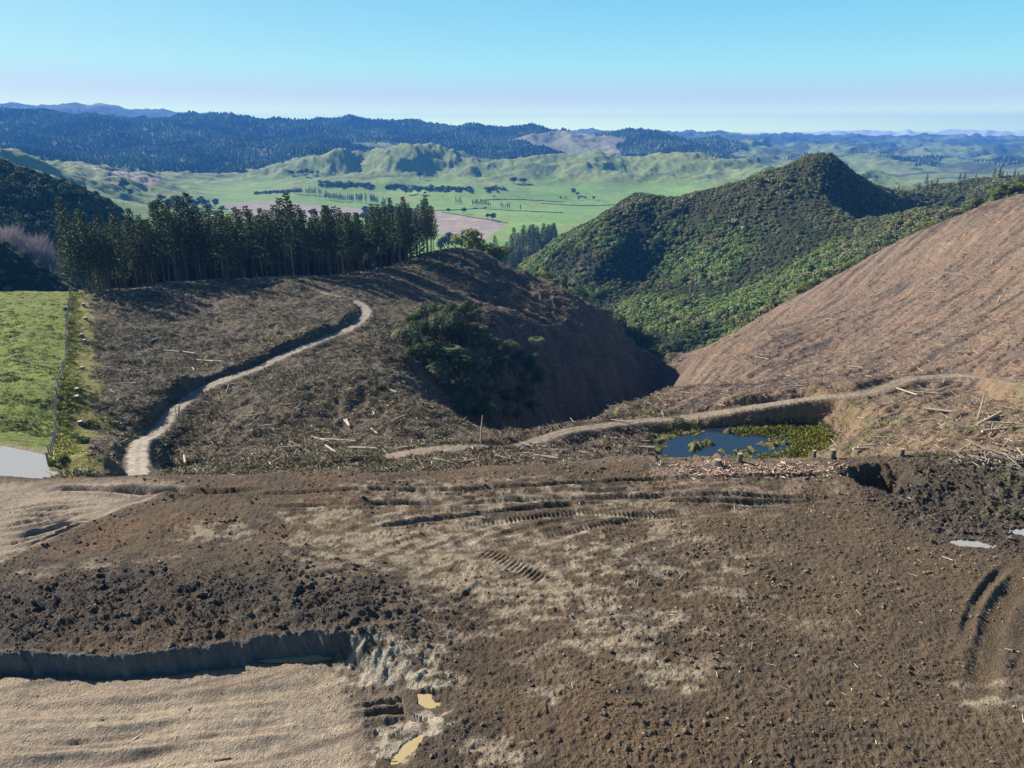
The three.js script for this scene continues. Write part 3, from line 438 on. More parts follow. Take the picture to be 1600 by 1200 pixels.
// ------------------------------------------------------------------ building plants
const UP = new THREE.Vector3(0, 1, 0);
class Soup {                                                       // loose triangles with a tone each
  constructor() { this.p = []; this.n = []; this.c = []; }
  tri(a, b, c, n, t) {
    const ux = b[0] - a[0], uy = b[1] - a[1], uz = b[2] - a[2], vx = c[0] - a[0], vy = c[1] - a[1], vz = c[2] - a[2];
    if ((uy * vz - uz * vy) * n[0] + (uz * vx - ux * vz) * n[1] + (ux * vy - uy * vx) * n[2] < 0) [b, c] = [c, b];
    for (const v of [a, b, c]) { this.p.push(v[0], v[1], v[2]); this.n.push(n[0], n[1], n[2]); this.c.push(t, t, t); } }
  leaf(p, n, d, len, wid, t) {                                     // a diamond leaf at p, facing n, pointing along d
    const s = [n[1] * d[2] - n[2] * d[1], n[2] * d[0] - n[0] * d[2], n[0] * d[1] - n[1] * d[0]], l = Math.hypot(...s) || 1;
    const q = (a, b) => [p[0] + d[0] * a + s[0] / l * b, p[1] + d[1] * a + s[1] / l * b, p[2] + d[2] * a + s[2] / l * b];
    const A = q(0, 0), B = q(len * 0.45, wid / 2), E = q(len, 0), D = q(len * 0.45, -wid / 2); this.tri(A, B, E, n, t); this.tri(A, E, D, n, t);
  }
  bar(a, b, r0, r1, t, sides = 3) {
    const d = [b[0] - a[0], b[1] - a[1], b[2] - a[2]], l = Math.hypot(...d), x = Math.abs(d[1]) > 0.9 * l ? [1, 0, 0] : [0, 1, 0];
    let u = [d[1] * x[2] - d[2] * x[1], d[2] * x[0] - d[0] * x[2], d[0] * x[1] - d[1] * x[0]]; const lu = Math.hypot(...u); u = u.map((v) => v / lu);
    const w = [(d[1] * u[2] - d[2] * u[1]) / l, (d[2] * u[0] - d[0] * u[2]) / l, (d[0] * u[1] - d[1] * u[0]) / l];
    for (let i = 0; i < sides; i++) {
      const A = 2 * Math.PI * i / sides, B = 2 * Math.PI * (i + 1) / sides, at = (p, r, g) => [0, 1, 2].map((k) => p[k] + r * (Math.cos(g) * u[k] + Math.sin(g) * w[k]));
      const m = (A + B) / 2, n = [0, 1, 2].map((k) => Math.cos(m) * u[k] + Math.sin(m) * w[k]), a0 = at(a, r0, A), a1 = at(a, r0, B), b0 = at(b, r1, A), b1 = at(b, r1, B);
      this.tri(a0, a1, b1, n, t); this.tri(a0, b1, b0, n, t);
    }
  }
  geo() { const g = new THREE.BufferGeometry(); g.setAttribute('position', new THREE.Float32BufferAttribute(this.p, 3)); g.setAttribute('normal', new THREE.Float32BufferAttribute(this.n, 3)); g.setAttribute('color', new THREE.Float32BufferAttribute(this.c, 3)); return g; }
}
const unit = (v) => { const l = Math.hypot(...v) || 1; return v.map((q) => q / l); };
const rdir = (r) => { const y = r() * 2 - 1, a = r() * 2 * Math.PI, s = Math.sqrt(1 - y * y); return [Math.cos(a) * s, y, Math.sin(a) * s]; };
function crownGeo(seed, lobes, n, size, droop = 0) {               // leaves spread over and inside uneven lobes [x, y, z, rx, ry]
  const r = rng(seed), s = new Soup();
  const tot = lobes.reduce((q, l) => q + l[3] * l[3], 0);
  for (const L of lobes) {
    const m = Math.round(n * L[3] * L[3] / tot), tone = 0.8 + 0.4 * r();
    for (let i = 0; i < m; i++) {
      let d = rdir(r); if (d[1] < -0.35) d[1] *= -0.6; d = unit(d);
      const k = 0.7 + 0.38 * r(), p = [L[0] + d[0] * L[3] * k, L[1] + d[1] * L[4] * k, L[2] + d[2] * L[3] * k];
      const nn = unit([d[0] + 0.7 * (r() - 0.5), d[1] + 0.35 + 0.7 * (r() - 0.5), d[2] + 0.7 * (r() - 0.5)]), v = rdir(r); v[1] -= droop;
      const dot = v[0] * nn[0] + v[1] * nn[1] + v[2] * nn[2], t = unit([v[0] - nn[0] * dot, v[1] - nn[1] * dot, v[2] - nn[2] * dot]);
      s.leaf(p, nn, t, size * (0.7 + 0.7 * r()), size * (0.5 + 0.4 * r()), tone * (0.7 + 0.6 * r()));
    }
  }
  return s.geo();
}
function bushLobes(seed, n, spread = 0.6, ry = 0.5) { const r = rng(seed), a = [[0, 0.45, 0, 0.62, ry]]; for (let i = 0; i < n; i++) { const g = r() * 6.283, d = spread * (0.4 + 0.6 * r()), q = 0.22 + 0.26 * r(); a.push([Math.cos(g) * d, 0.25 + 0.5 * r() * (1.1 - d), Math.sin(g) * d, q, q * 0.9]); } return a; }
const leafy = (r, g, b, tr = 0) => new THREE.MeshPhysicalMaterial({ color: new THREE.Color(r, g, b), vertexColors: true, roughness: 0.9, side: THREE.DoubleSide, transmission: tr, thickness: 0, specularIntensity: 0.25 });
const foliageMat = leafy(1, 1, 1), barkMat = new THREE.MeshStandardMaterial({ color: new THREE.Color(0.075, 0.06, 0.05), vertexColors: true, roughness: 1 });
const M4 = new THREE.Matrix4(), Q4 = new THREE.Quaternion(), V1 = new THREE.Vector3(), V2 = new THREE.Vector3(), E4 = new THREE.Euler(), COL = new THREE.Color();
function scatter(name, label, cat, g, m, list, kind = 'stuff') {   // list of [x, y, z, ex, ey, ez, sx, sy, sz, [r, g, b]]
  const o = new THREE.InstancedMesh(g, m, list.length);
  list.forEach((t, i) => { Q4.setFromEuler(E4.set(t[3], t[4], t[5], 'YXZ')); M4.compose(V1.set(t[0], t[1], t[2]), Q4, V2.set(t[6], t[7], t[8])); o.setMatrixAt(i, M4); o.setColorAt(i, COL.setRGB(...t[9])); });
  o.name = numbered(name); o.castShadow = o.receiveShadow = true; scene.add(o); return tag(o, label, cat, null, kind);
}
const jit = (c, r, a = 0.3) => { const k = 1 + a * (r() - 0.5) * 2; return [c[0] * k * (1 + 0.1 * (r() - 0.5)), c[1] * k, c[2] * k]; };
const polar = (az, r) => [Math.sin(az) * r, -Math.cos(az) * r], azU = (u) => Math.atan((u - 800) / FOCAL);

// ------------------------------------------------------------------ pines
function pineGeo(seed, H, low, R) {
  const r = rng(seed), c = new Soup(), w = new Soup(), bend = (r() - 0.5) * 0.9;
  const cx = (y) => bend * Math.sin(y / H * 2.6);
  for (let i = 0; i < 6; i++) { const a = H * i / 6, b = H * (i + 1) / 6; w.bar([cx(a), a, 0], [cx(b), b, 0], 0.24 * (1 - i / 6.3), 0.24 * (1 - (i + 1) / 6.3), 1, 6); }
  for (let y = H * 0.12; y < H * low; y += 0.9) for (let k = 0; k < 2; k++) { const a = r() * 6.283, l = 0.8 + 1.6 * r(); w.bar([cx(y), y, 0], [cx(y) + Math.cos(a) * l, y - 0.2 + 0.5 * r(), Math.sin(a) * l], 0.035, 0.012, 0.9); }
  let y = H * low;
  while (y < H - 0.3) {
    const t = (y / H - low) / (1 - low), L0 = R * Math.pow(1 - t, 0.95) * (0.6 + 0.4 * Math.min(1, t * 5)) + 0.22, nb = t > 0.85 ? 4 : 5;
    const off = r() * 6.283;
    for (let k = 0; k < nb; k++) {
      const a = off + k * 6.283 / nb + 0.5 * (r() - 0.5), L = L0 * (0.6 + 0.65 * r()), rise = 0.12 + 0.45 * t + 0.25 * r(), tip = [cx(y) + Math.cos(a) * L, y + L * rise, Math.sin(a) * L];
      w.bar([cx(y), y, 0], tip, 0.05, 0.012, 1);
      const m = Math.max(3, Math.round(L * 2.3));
      for (let i = 0; i < m; i++) {
        const f = 0.25 + 0.75 * (i + r()) / m, p = [cx(y) + Math.cos(a) * L * f + 0.3 * (r() - 0.5), y + L * rise * f + 0.25 * (r() - 0.5), Math.sin(a) * L * f + 0.3 * (r() - 0.5)], tone = 0.65 + 0.6 * r();
        for (let q = 0; q < 3; q++) { const d = unit([Math.cos(a) * 0.8 + 1.3 * (r() - 0.5), 0.55 + 0.6 * r(), Math.sin(a) * 0.8 + 1.3 * (r() - 0.5)]), v = rdir(r), n = unit([v[0] + Math.cos(a) * 0.5, Math.abs(v[1]) + 0.3, v[2] + Math.sin(a) * 0.5]); c.leaf(p, n, d, 0.55 + 0.45 * r(), 0.26, tone * (0.8 + 0.4 * r())); }
      }
    }
    y += 0.62 + 0.25 * r();
  }
  return [c.geo(), w.geo()];
}
const needleMat = leafy(0.062, 0.1, 0.045, 0.25), pineBark = new THREE.MeshStandardMaterial({ color: new THREE.Color(0.085, 0.068, 0.055), vertexColors: true, roughness: 1 });
const pineGeos = [pineGeo(101, 25, 0.34, 3.1), pineGeo(102, 25, 0.4, 2.8), pineGeo(103, 25, 0.28, 3.3), pineGeo(104, 25, 0.44, 2.6), pineGeo(105, 25, 0.14, 3.6)];
function treeThing(name, label, cat, group, crownG, trunkG, cm, tm) { const o = thing(name, label, cat, [0, -500, 0], 0, group); if (trunkG) mesh('trunk', trunkG, tm, o); mesh('crown', crownG, cm, o); return o; }
function planter() { const used = new Set(); return (proto, p, turn, s, label, group) => { if (!used.has(proto)) { used.add(proto); proto.position.set(...p); proto.rotation.y = turn; proto.scale.set(...s); tag(proto, label, null, group); return proto; } return copyOf(proto, p, turn, s, label, group); }; }
const plant = planter();
{
  const G1 = 'pines of the dark stand on the knoll', lab = 'tall dark pine in the stand along the crest of the cleared knoll';
  const protos = pineGeos.map((g) => treeThing('pine_tree', lab, 'pine tree', G1, g[0], g[1], needleMat, pineBark));
  const r = rng(55), put = [], segLab = (u, d) => 'tall dark pine ' + (d < 9 ? 'on near edge of stand' : 'inside the stand') + ', ' + (u < 180 ? 'left end by the paddock' : u < 300 ? 'left of its middle' : u < 420 ? 'near its middle' : u < 540 ? 'right of its middle' : u < 620 ? 'towards its right end' : 'at its far right end');
  for (let tries = 0; put.length < 190 && tries < 20000; tries++) {
    const u = lerp(104, 680, Math.pow(r(), 0.85)), az = azU(u), f = pineFront(u), depth = u > 600 ? 22 : 46, rr = f + (tries % 3 ? r() * depth : r() * 8), [x, z] = polar(az, rr);
    if (put.some((q) => Math.hypot(q[0] - x, q[1] - z) < 2.5)) continue;
    const k = (u < 125 ? 1.0 : u < 240 ? 0.9 : u < 330 ? 0.96 : u < 470 ? 0.95 : u < 560 ? 0.92 : u > 640 ? 0.8 : 0.88) * 0.78 * (0.9 + 0.24 * r() ** 3 + 0.1 * r()); put.push([x, z]);
    plant(protos[u < 122 || (u > 655 && r() < 0.25) ? 4 : Math.floor(r() * 4)], [x, height(x, z) - 0.3, z], r() * 6.28, [k * (u > 600 ? 1.05 : 1.25), k, k * (u > 600 ? 1.05 : 1.25)], segLab(u, rr - f), G1);
  }
  // the rows farther back, down the slope behind, which read as one mass
  const back = []; for (let i = 0; i < 190; i++) { const u = lerp(150, 640, r()), f = pineFront(u), rr = f + (u > 600 ? 18 : 42) + 32 * r(), [x, z] = polar(azU(u), rr), k = 0.6 + 0.26 * r(); back.push([x, height(x, z) - 0.4, z, 0, r() * 6.28, 0, k * 1.4, k, k * 1.4, jit([1, 1, 1], r, 0.15)]); }
  const bw = pineGeos[4][1].clone(), bc = pineGeos[4][0].clone(); const tint = (g, a) => { const q = g.attributes.color; for (let i = 0; i < q.count; i++) q.setXYZ(i, q.getX(i) * a[0], q.getY(i) * a[1], q.getZ(i) * a[2]); return g; };
  scatter('pine_trees', 'back rows of the dark pine stand behind its near edge', 'pine trees', mergeGeometries([tint(bc, [0.05, 0.085, 0.038]), tint(bw, [0.08, 0.065, 0.05])]), foliageMat, back);
  const grove = 'pines of the small grove on the valley side', gl = 'dark pine in the small dense grove below the bush hill';
  for (let i = 0; i < 46; i++) { const u = lerp(764, 868, Math.pow(r(), 0.7)), rr = 610 + 80 * r(), [x, z] = polar(azU(u), rr), k = (0.72 + 0.3 * r()) * lerp(0.75, 1.1, ss(764, 840, u)); const c = plant(protos[[0, 2, 4][i % 3]], [x, height(x, z) - 0.5, z], r() * 6.28, [k * 1.9, k * 1.1, k * 1.9], gl, grove); }
  const ridge = 'small pines along the far bush ridge', rl = 'small dark pine on the skyline of the ridge at the right';
  for (let i = 0; i < 72; i++) { const u = lerp(1375, 1660, Math.pow(r(), 0.8)), rr = 570 + 100 * r(), [x, z] = polar(azU(u), rr), k = 0.17 + 0.2 * r(); plant(protos[[2, 4, 0][i % 3]], [x, height(x, z) - 0.3, z], r() * 6.28, [k * 1.3, k, k * 1.3], rl, ridge); }
}
// ------------------------------------------------------------------ native bush: the mass of it, then the plants one can tell apart
const bushGeos = [0, 1, 2, 3].map((i) => crownGeo(200 + i, bushLobes(300 + i, 7), 190, 0.26));
{
  const r = rng(77), lists = bushGeos.map(() => []);
  const greens = [[0.125, 0.175, 0.055], [0.1, 0.145, 0.048], [0.06, 0.085, 0.034], [0.125, 0.125, 0.062], [0.145, 0.155, 0.068], [0.22, 0.22, 0.16], [0.115, 0.14, 0.06]];
  let n = 0;
  for (let tries = 0; n < 34000 && tries < 300000; tries++) {
    const az = lerp(azU(700), azU(1760), r()), u = 800 + FOCAL * Math.tan(az), e = bushEdge(u), rr = Math.sqrt(lerp(e * e, 640 * 640, r()));
    if (rr > 560 && u < 1330) continue;
    const [x, z] = polar(az, rr), y = height(x, z); if (y < CAM_Y - 116) continue;
    const up = ss(-75, -20, y - CAM_Y), patch = fbm(x / 45, z / 45, 3), fine = fbm(x / 14 + 40, z / 14, 2);
    const big = ss(0.15, -0.25, patch + up * 0.5 - 0.15), s = lerp(1.25, 2.6, big) * (0.7 + 0.7 * r()) * (u < 880 ? 1.25 : 1);
    if (s < 1.2 && r() < 0.15) continue;
    let c = up > 0.45 + 0.4 * patch ? (fine > 0.12 ? greens[6] : fine < -0.2 ? greens[4] : greens[3]) : patch > 0.28 ? greens[2] : fine > 0.05 ? greens[0] : fine > -0.22 ? greens[1] : greens[4];
    if (u < 1050 && rr > 380 && patch > -0.05) c = fine > 0.1 ? greens[3] : greens[2];
    if (r() < 0.025) c = greens[5];
    if (u < 860 && rr < 300) c = r() < 0.6 ? [0.17, 0.19, 0.04] : greens[0];
    lists[n % 4].push([x, y - 0.25 * s, z, 0.2 * (r() - 0.5), r() * 6.28, 0.2 * (r() - 0.5), s, s * (0.75 + 0.5 * r()), s, jit(c.map((q) => q * 1.2), r, 0.3)]); n++;
  }
  // the dark bush hill at the left
  for (let i = 0; i < 3800; i++) {
    const az = lerp(azU(-160), azU(232), r()), rr = Math.sqrt(lerp(245 * 245, 545 * 545, r())), [x, z] = polar(az, rr), y = height(x, z); if (y < CAM_Y - 112) continue;
    const s = (rr < 300 ? 1.3 : 2.6) * (0.7 + 0.8 * r()); lists[i % 4].push([x, y - 0.3, z, 0, r() * 6.28, 0, s, s * (0.9 + 0.7 * r()), s, jit(r() < 0.75 ? greens[2] : greens[6], r, 0.35)]);
  }
  lists.forEach((l, i) => scatter('native_bush', ['native bush covering the hills beyond the cleared slopes', 'low manuka scrub covering the hills beyond the cleared slopes', 'dense scrub canopy on the hills beyond the cleared slopes', 'mixed shrub canopy on the hills beyond the cleared slopes'][i], 'bush', bushGeos[i], foliageMat, l));
}
function broadleaf(seed, n, size, H, droop = 0) {
  const r = rng(seed), L = [];
  for (let i = 0; i < 9; i++) { const a = r() * 6.283, d = H * 0.3 * Math.sqrt(r()), q = H * (0.13 + 0.1 * r()); L.push([Math.cos(a) * d, H * (0.5 + 0.38 * r() * (1 - d / H)), Math.sin(a) * d, q, q * 0.8]); }
  const w = new Soup(); w.bar([0, -0.6, 0], [0, H * 0.5, 0], H * 0.028, H * 0.014, 1, 6); for (const l of L) w.bar([0, H * 0.3, 0], [l[0], l[1], l[2]], H * 0.012, H * 0.004, 1, 4);
  return [crownGeo(seed + 1, L, n, size, droop), w.geo()];
}
const broadGeos = [broadleaf(400, 1500, 0.5, 9, 0.5), broadleaf(410, 1500, 0.45, 9, 1.2), broadleaf(420, 1300, 0.5, 9, 0), broadleaf(430, 1400, 0.42, 9, 0.6)];
const darkLeaf = leafy(0.055, 0.08, 0.034), midLeaf = leafy(0.115, 0.135, 0.07), limeLeaf = leafy(0.165, 0.19, 0.042), farLeaf = leafy(0.032, 0.05, 0.026);
{
  const r = rng(91);
  const g = 'native trees in the shaded gully', lab = 'native tree with hanging foliage in the shaded gully', kinds = [[0, midLeaf], [1, midLeaf], [3, darkLeaf], [2, darkLeaf]].map(([k, m]) => treeThing('native_tree', lab, 'tree', g, broadGeos[k][0], broadGeos[k][1], m, barkMat));
  const put = [];
  for (let t = 0; put.length < 96 && t < 9000; t++) {
    const px = lerp(640, 835, r()), py = lerp(505, 665, r()), top = lerp(505, 590, Math.max(0, (px - 730) / 105)); if (py < top || px < 640 + (py - 560) * 0.9) continue;
    const [x, z] = onGround(px, py, 90); if (Math.hypot(x, z) < 96 || put.some((q) => Math.hypot(q[0] - x, q[1] - z) < 2.8)) continue; put.push([x, z]);
    const k = (0.4 + 0.55 * r() * r() + 0.1 * r()) * (py > 610 ? 0.75 : 1); plant(kinds[put.length % 4], [x, height(x, z) - 0.2, z], r() * 6.28, [k * 1.05, k, k * 1.05], 'native tree with hanging foliage in the ' + (py < 545 ? 'upper' : py < 605 ? 'middle' : 'lowest') + ' part of the shaded gully', g);
  }
  const g2 = 'lime green trees behind the cleared ridge', lab2 = 'yellow green bushy tree behind the crest of the cleared ridge', limes = [0, 2, 3].map((k) => treeThing('bushy_tree', lab2, 'tree', g2, broadGeos[k][0], broadGeos[k][1], limeLeaf, barkMat));
  for (let i = 0; i < 44; i++) { const u = lerp(728, 850, r()), rr = bushEdge(u) + 10 + 38 * r(), [x, z] = polar(azU(u), rr), k = 0.85 + 0.45 * r(); plant(limes[i % 3], [x, height(x, z) - 0.3, z], r() * 6.28, [k * 1.3, k, k * 1.3], u < 790 ? lab2 : 'yellow green bushy tree where the lime trees run down into the dark valley', g2); }
  const g3 = 'dark trees down the far side of the cleared ridge', lab3 = 'dark bushy tree on the shaded far side of the cleared ridge', darks = [0, 1, 2].map((k) => treeThing('bushy_tree', lab3, 'tree', g3, broadGeos[k][0], broadGeos[k][1], darkLeaf, barkMat));
  for (let i = 0; i < 60; i++) { const u = lerp(845, 1075, r()), rr = bushEdge(u) + 6 + 34 * r(), [x, z] = polar(azU(u), rr), k = 0.7 + 0.5 * r(); plant(darks[i % 3], [x, height(x, z) - 0.3, z], r() * 6.28, [k * 1.1, k, k * 1.1], u < 960 ? lab3 : 'dark bushy tree low on the ridge side where the valley closes', g3); }
  const big = treeThing('bushy_tree', 'large rounded olive tree standing alone above the dark valley', 'tree', null, broadGeos[2][0], broadGeos[2][1], leafy(0.085, 0.09, 0.03), barkMat); { const [x, z] = polar(azU(941), 300); big.position.set(x, height(x, z) - 0.3, z); big.scale.set(1.9, 1.75, 1.9); }
  const g4 = 'shrubs lining the top of the cleared slope', lab4 = 'green shrub on the bush line along the top of the cleared slope', edge = [[0, limeLeaf], [2, midLeaf], [3, darkLeaf]].map(([k, m]) => treeThing('shrub', lab4, 'shrub', g4, broadGeos[k][0], broadGeos[k][1], m, barkMat));
  for (let i = 0; i < 120; i++) { const u = lerp(1095, 1660, r()), rr = bushEdge(u) + 1.5 + 9 * r(), [x, z] = polar(azU(u), rr), k = 0.32 + 0.28 * r() + (u > 1480 ? 0.12 : 0); plant(edge[i % 3], [x, height(x, z) - 0.4, z], r() * 6.28, [k * 1.25, k, k * 1.25], u < 1270 ? 'green shrub on the bush line at the lower end of the cleared slope' : u < 1450 ? lab4 : 'green shrub on the bush line near the right edge of the picture', g4); }
  const g5 = 'shrubs at the foot of the paddock fence', lab5 = 'dark low shrub beside the foot of the paddock fence', low = treeThing('shrub', lab5, 'shrub', g5, bushGeos[1], null, darkLeaf);
  [[118, 686], [130, 692], [98, 722], [104, 484], [140, 664]].forEach(([px, py]) => { const [x, z] = onGround(px, py, 55), k = 0.55 + 0.4 * r(); plant(low, [x, height(x, z) - 0.1, z], r() * 6.28, [k * 1.3, k, k * 1.2], lab5, g5); });
  // tree ferns
  const fg = new Soup(), fr = rng(8); for (let k = 0; k < 16; k++) { const a = k * 6.283 / 16 + 0.2 * fr(); for (let i = 0; i < 9; i++) { const f = i / 9, x = 2.3 * f, y = 0.75 * Math.sin(f * 2.2) - 0.9 * f * f; for (const q of [-1, 1]) fg.leaf([Math.cos(a) * x, 3.2 + y, Math.sin(a) * x], unit([0.2 * (fr() - 0.5), 1, 0.2 * (fr() - 0.5)]), unit([Math.cos(a + q * 1.1), -0.15, Math.sin(a + q * 1.1)]), 0.55 * (1 - f * 0.6), 0.3, 0.8 + 0.4 * fr()); } }
  const fw = new Soup(); fw.bar([0, -0.4, 0], [0.1, 3.2, 0], 0.14, 0.11, 1, 6);
  const lf = 'tree fern with arching fronds in the shaded gully', gf = 'tree ferns in the shaded gully', fern = treeThing('tree_fern', lf, 'tree fern', gf, fg.geo(), fw.geo(), leafy(0.09, 0.12, 0.05), barkMat);
  [[722, 605], [740, 632], [795, 580], [828, 590], [706, 588], [838, 566], [775, 597]].forEach(([px, py]) => { const [x, z] = onGround(px, py, 90), k = 0.9 + 0.4 * r(); plant(fern, [x, height(x, z), z], r() * 6.28, [k, k * 1.5, k], lf, gf); });
  // slender dark conifers at the valley mouth
  const g6 = 'slender conifers at the mouth of the dark valley', lab6 = 'slender dark conifer at the mouth of the dark valley', cyp = treeThing('conifer_tree', lab6, 'conifer', g6, pineGeos[4][0], pineGeos[4][1], needleMat, pineBark);
  for (const [u, rr, k] of [[858, 268, 0.6], [866, 276, 0.7], [875, 272, 0.58], [884, 285, 0.66], [848, 280, 0.55]]) { const [x, z] = polar(azU(u), rr); plant(cyp, [x, height(x, z) - 0.3, z], r() * 6.28, [k * 0.9, k, k * 0.9], lab6, g6); }
}
// ------------------------------------------------------------------ leafless trees
function bareGeo(seed, H, R, n, narrow) {
  const r = rng(seed), s = new Soup(), w = new Soup(); w.bar([0, -0.5, 0], [0, H * 0.7, 0], H * 0.02, H * 0.006, 1, 5);
  for (let i = 0; i < n; i++) {
    const a = r() * 6.283, y0 = H * (0.15 + 0.6 * r()), l = H * (narrow ? 0.22 : 0.3) * (0.5 + r()), d = R * Math.sqrt(r()) * (narrow ? 1 - 0.6 * y0 / H : 1), p = [Math.cos(a) * d * 0.7, y0, Math.sin(a) * d * 0.7], t = unit([Math.cos(a) * (narrow ? 0.25 : 0.7), 1, Math.sin(a) * (narrow ? 0.25 : 0.7)]);
    s.leaf(p, unit(rdir(r)), t, l, H * (narrow ? 0.022 : 0.008), 0.75 + 0.5 * r());
  }
  return [s.geo(), w.geo()];
}
const twigMat = leafy(0.34, 0.3, 0.31, 0.2), poplarMat = leafy(0.11, 0.10, 0.10);
{
  const r = rng(31), bg = [bareGeo(500, 13, 5, 900, false), bareGeo(501, 13, 4.5, 800, false)], g = 'leafless grey trees under the dark bush hill', lab = 'leafless purple grey tree below the dark bush hill', protos = bg.map((q) => treeThing('bare_tree', lab, 'bare tree', g, q[0], q[1], twigMat, barkMat));
  for (let i = 0; i < 26; i++) { const u = lerp(-60, 108, r()), rr = 322 + 45 * r(), [x, z] = polar(azU(u), rr), k = 0.85 + 0.4 * r() - 0.2 * ss(60, 110, u); plant(protos[i % 2], [x, height(x, z), z], r() * 6.28, [k, k * 1.1, k], lab, g); }
  const pg = [bareGeo(510, 18, 2.4, 90, true), bareGeo(511, 18, 2, 80, true)], g2 = 'poplar rows across the valley floor', lab2 = 'narrow leafless poplar in a row on the valley floor', pop = pg.map((q) => treeThing('poplar_tree', lab2, 'poplar', g2, q[0], q[1], poplarMat, barkMat)); let n = 0;
  const row = (a, b, c, k0, gap) => { for (let i = 0; i < c; i++) { const f = (i + 0.3 * (r() - 0.5)) / (c - 1 || 1); if (gap && r() < gap) continue; const [x, z] = onGround(lerp(a[0], b[0], f), lerp(a[1], b[1], f), 800), k = k0 * (0.75 + 0.45 * r()); plant(pop[n++ % 2], [x, height(x, z), z], r() * 6.28, [k, k, k], lab2, g2); } };
  row([458, 303], [502, 306], 16, 1.0, 0.1); row([508, 312], [540, 316], 13, 1.05); row([544, 316], [602, 321], 22, 1.15, 0.12); row([713, 319], [722, 320], 4, 0.85); row([738, 322], [766, 324], 11, 0.8, 0.1); row([783, 326], [796, 327], 5, 0.7); row([813, 329], [815, 329], 1, 0.7);
}
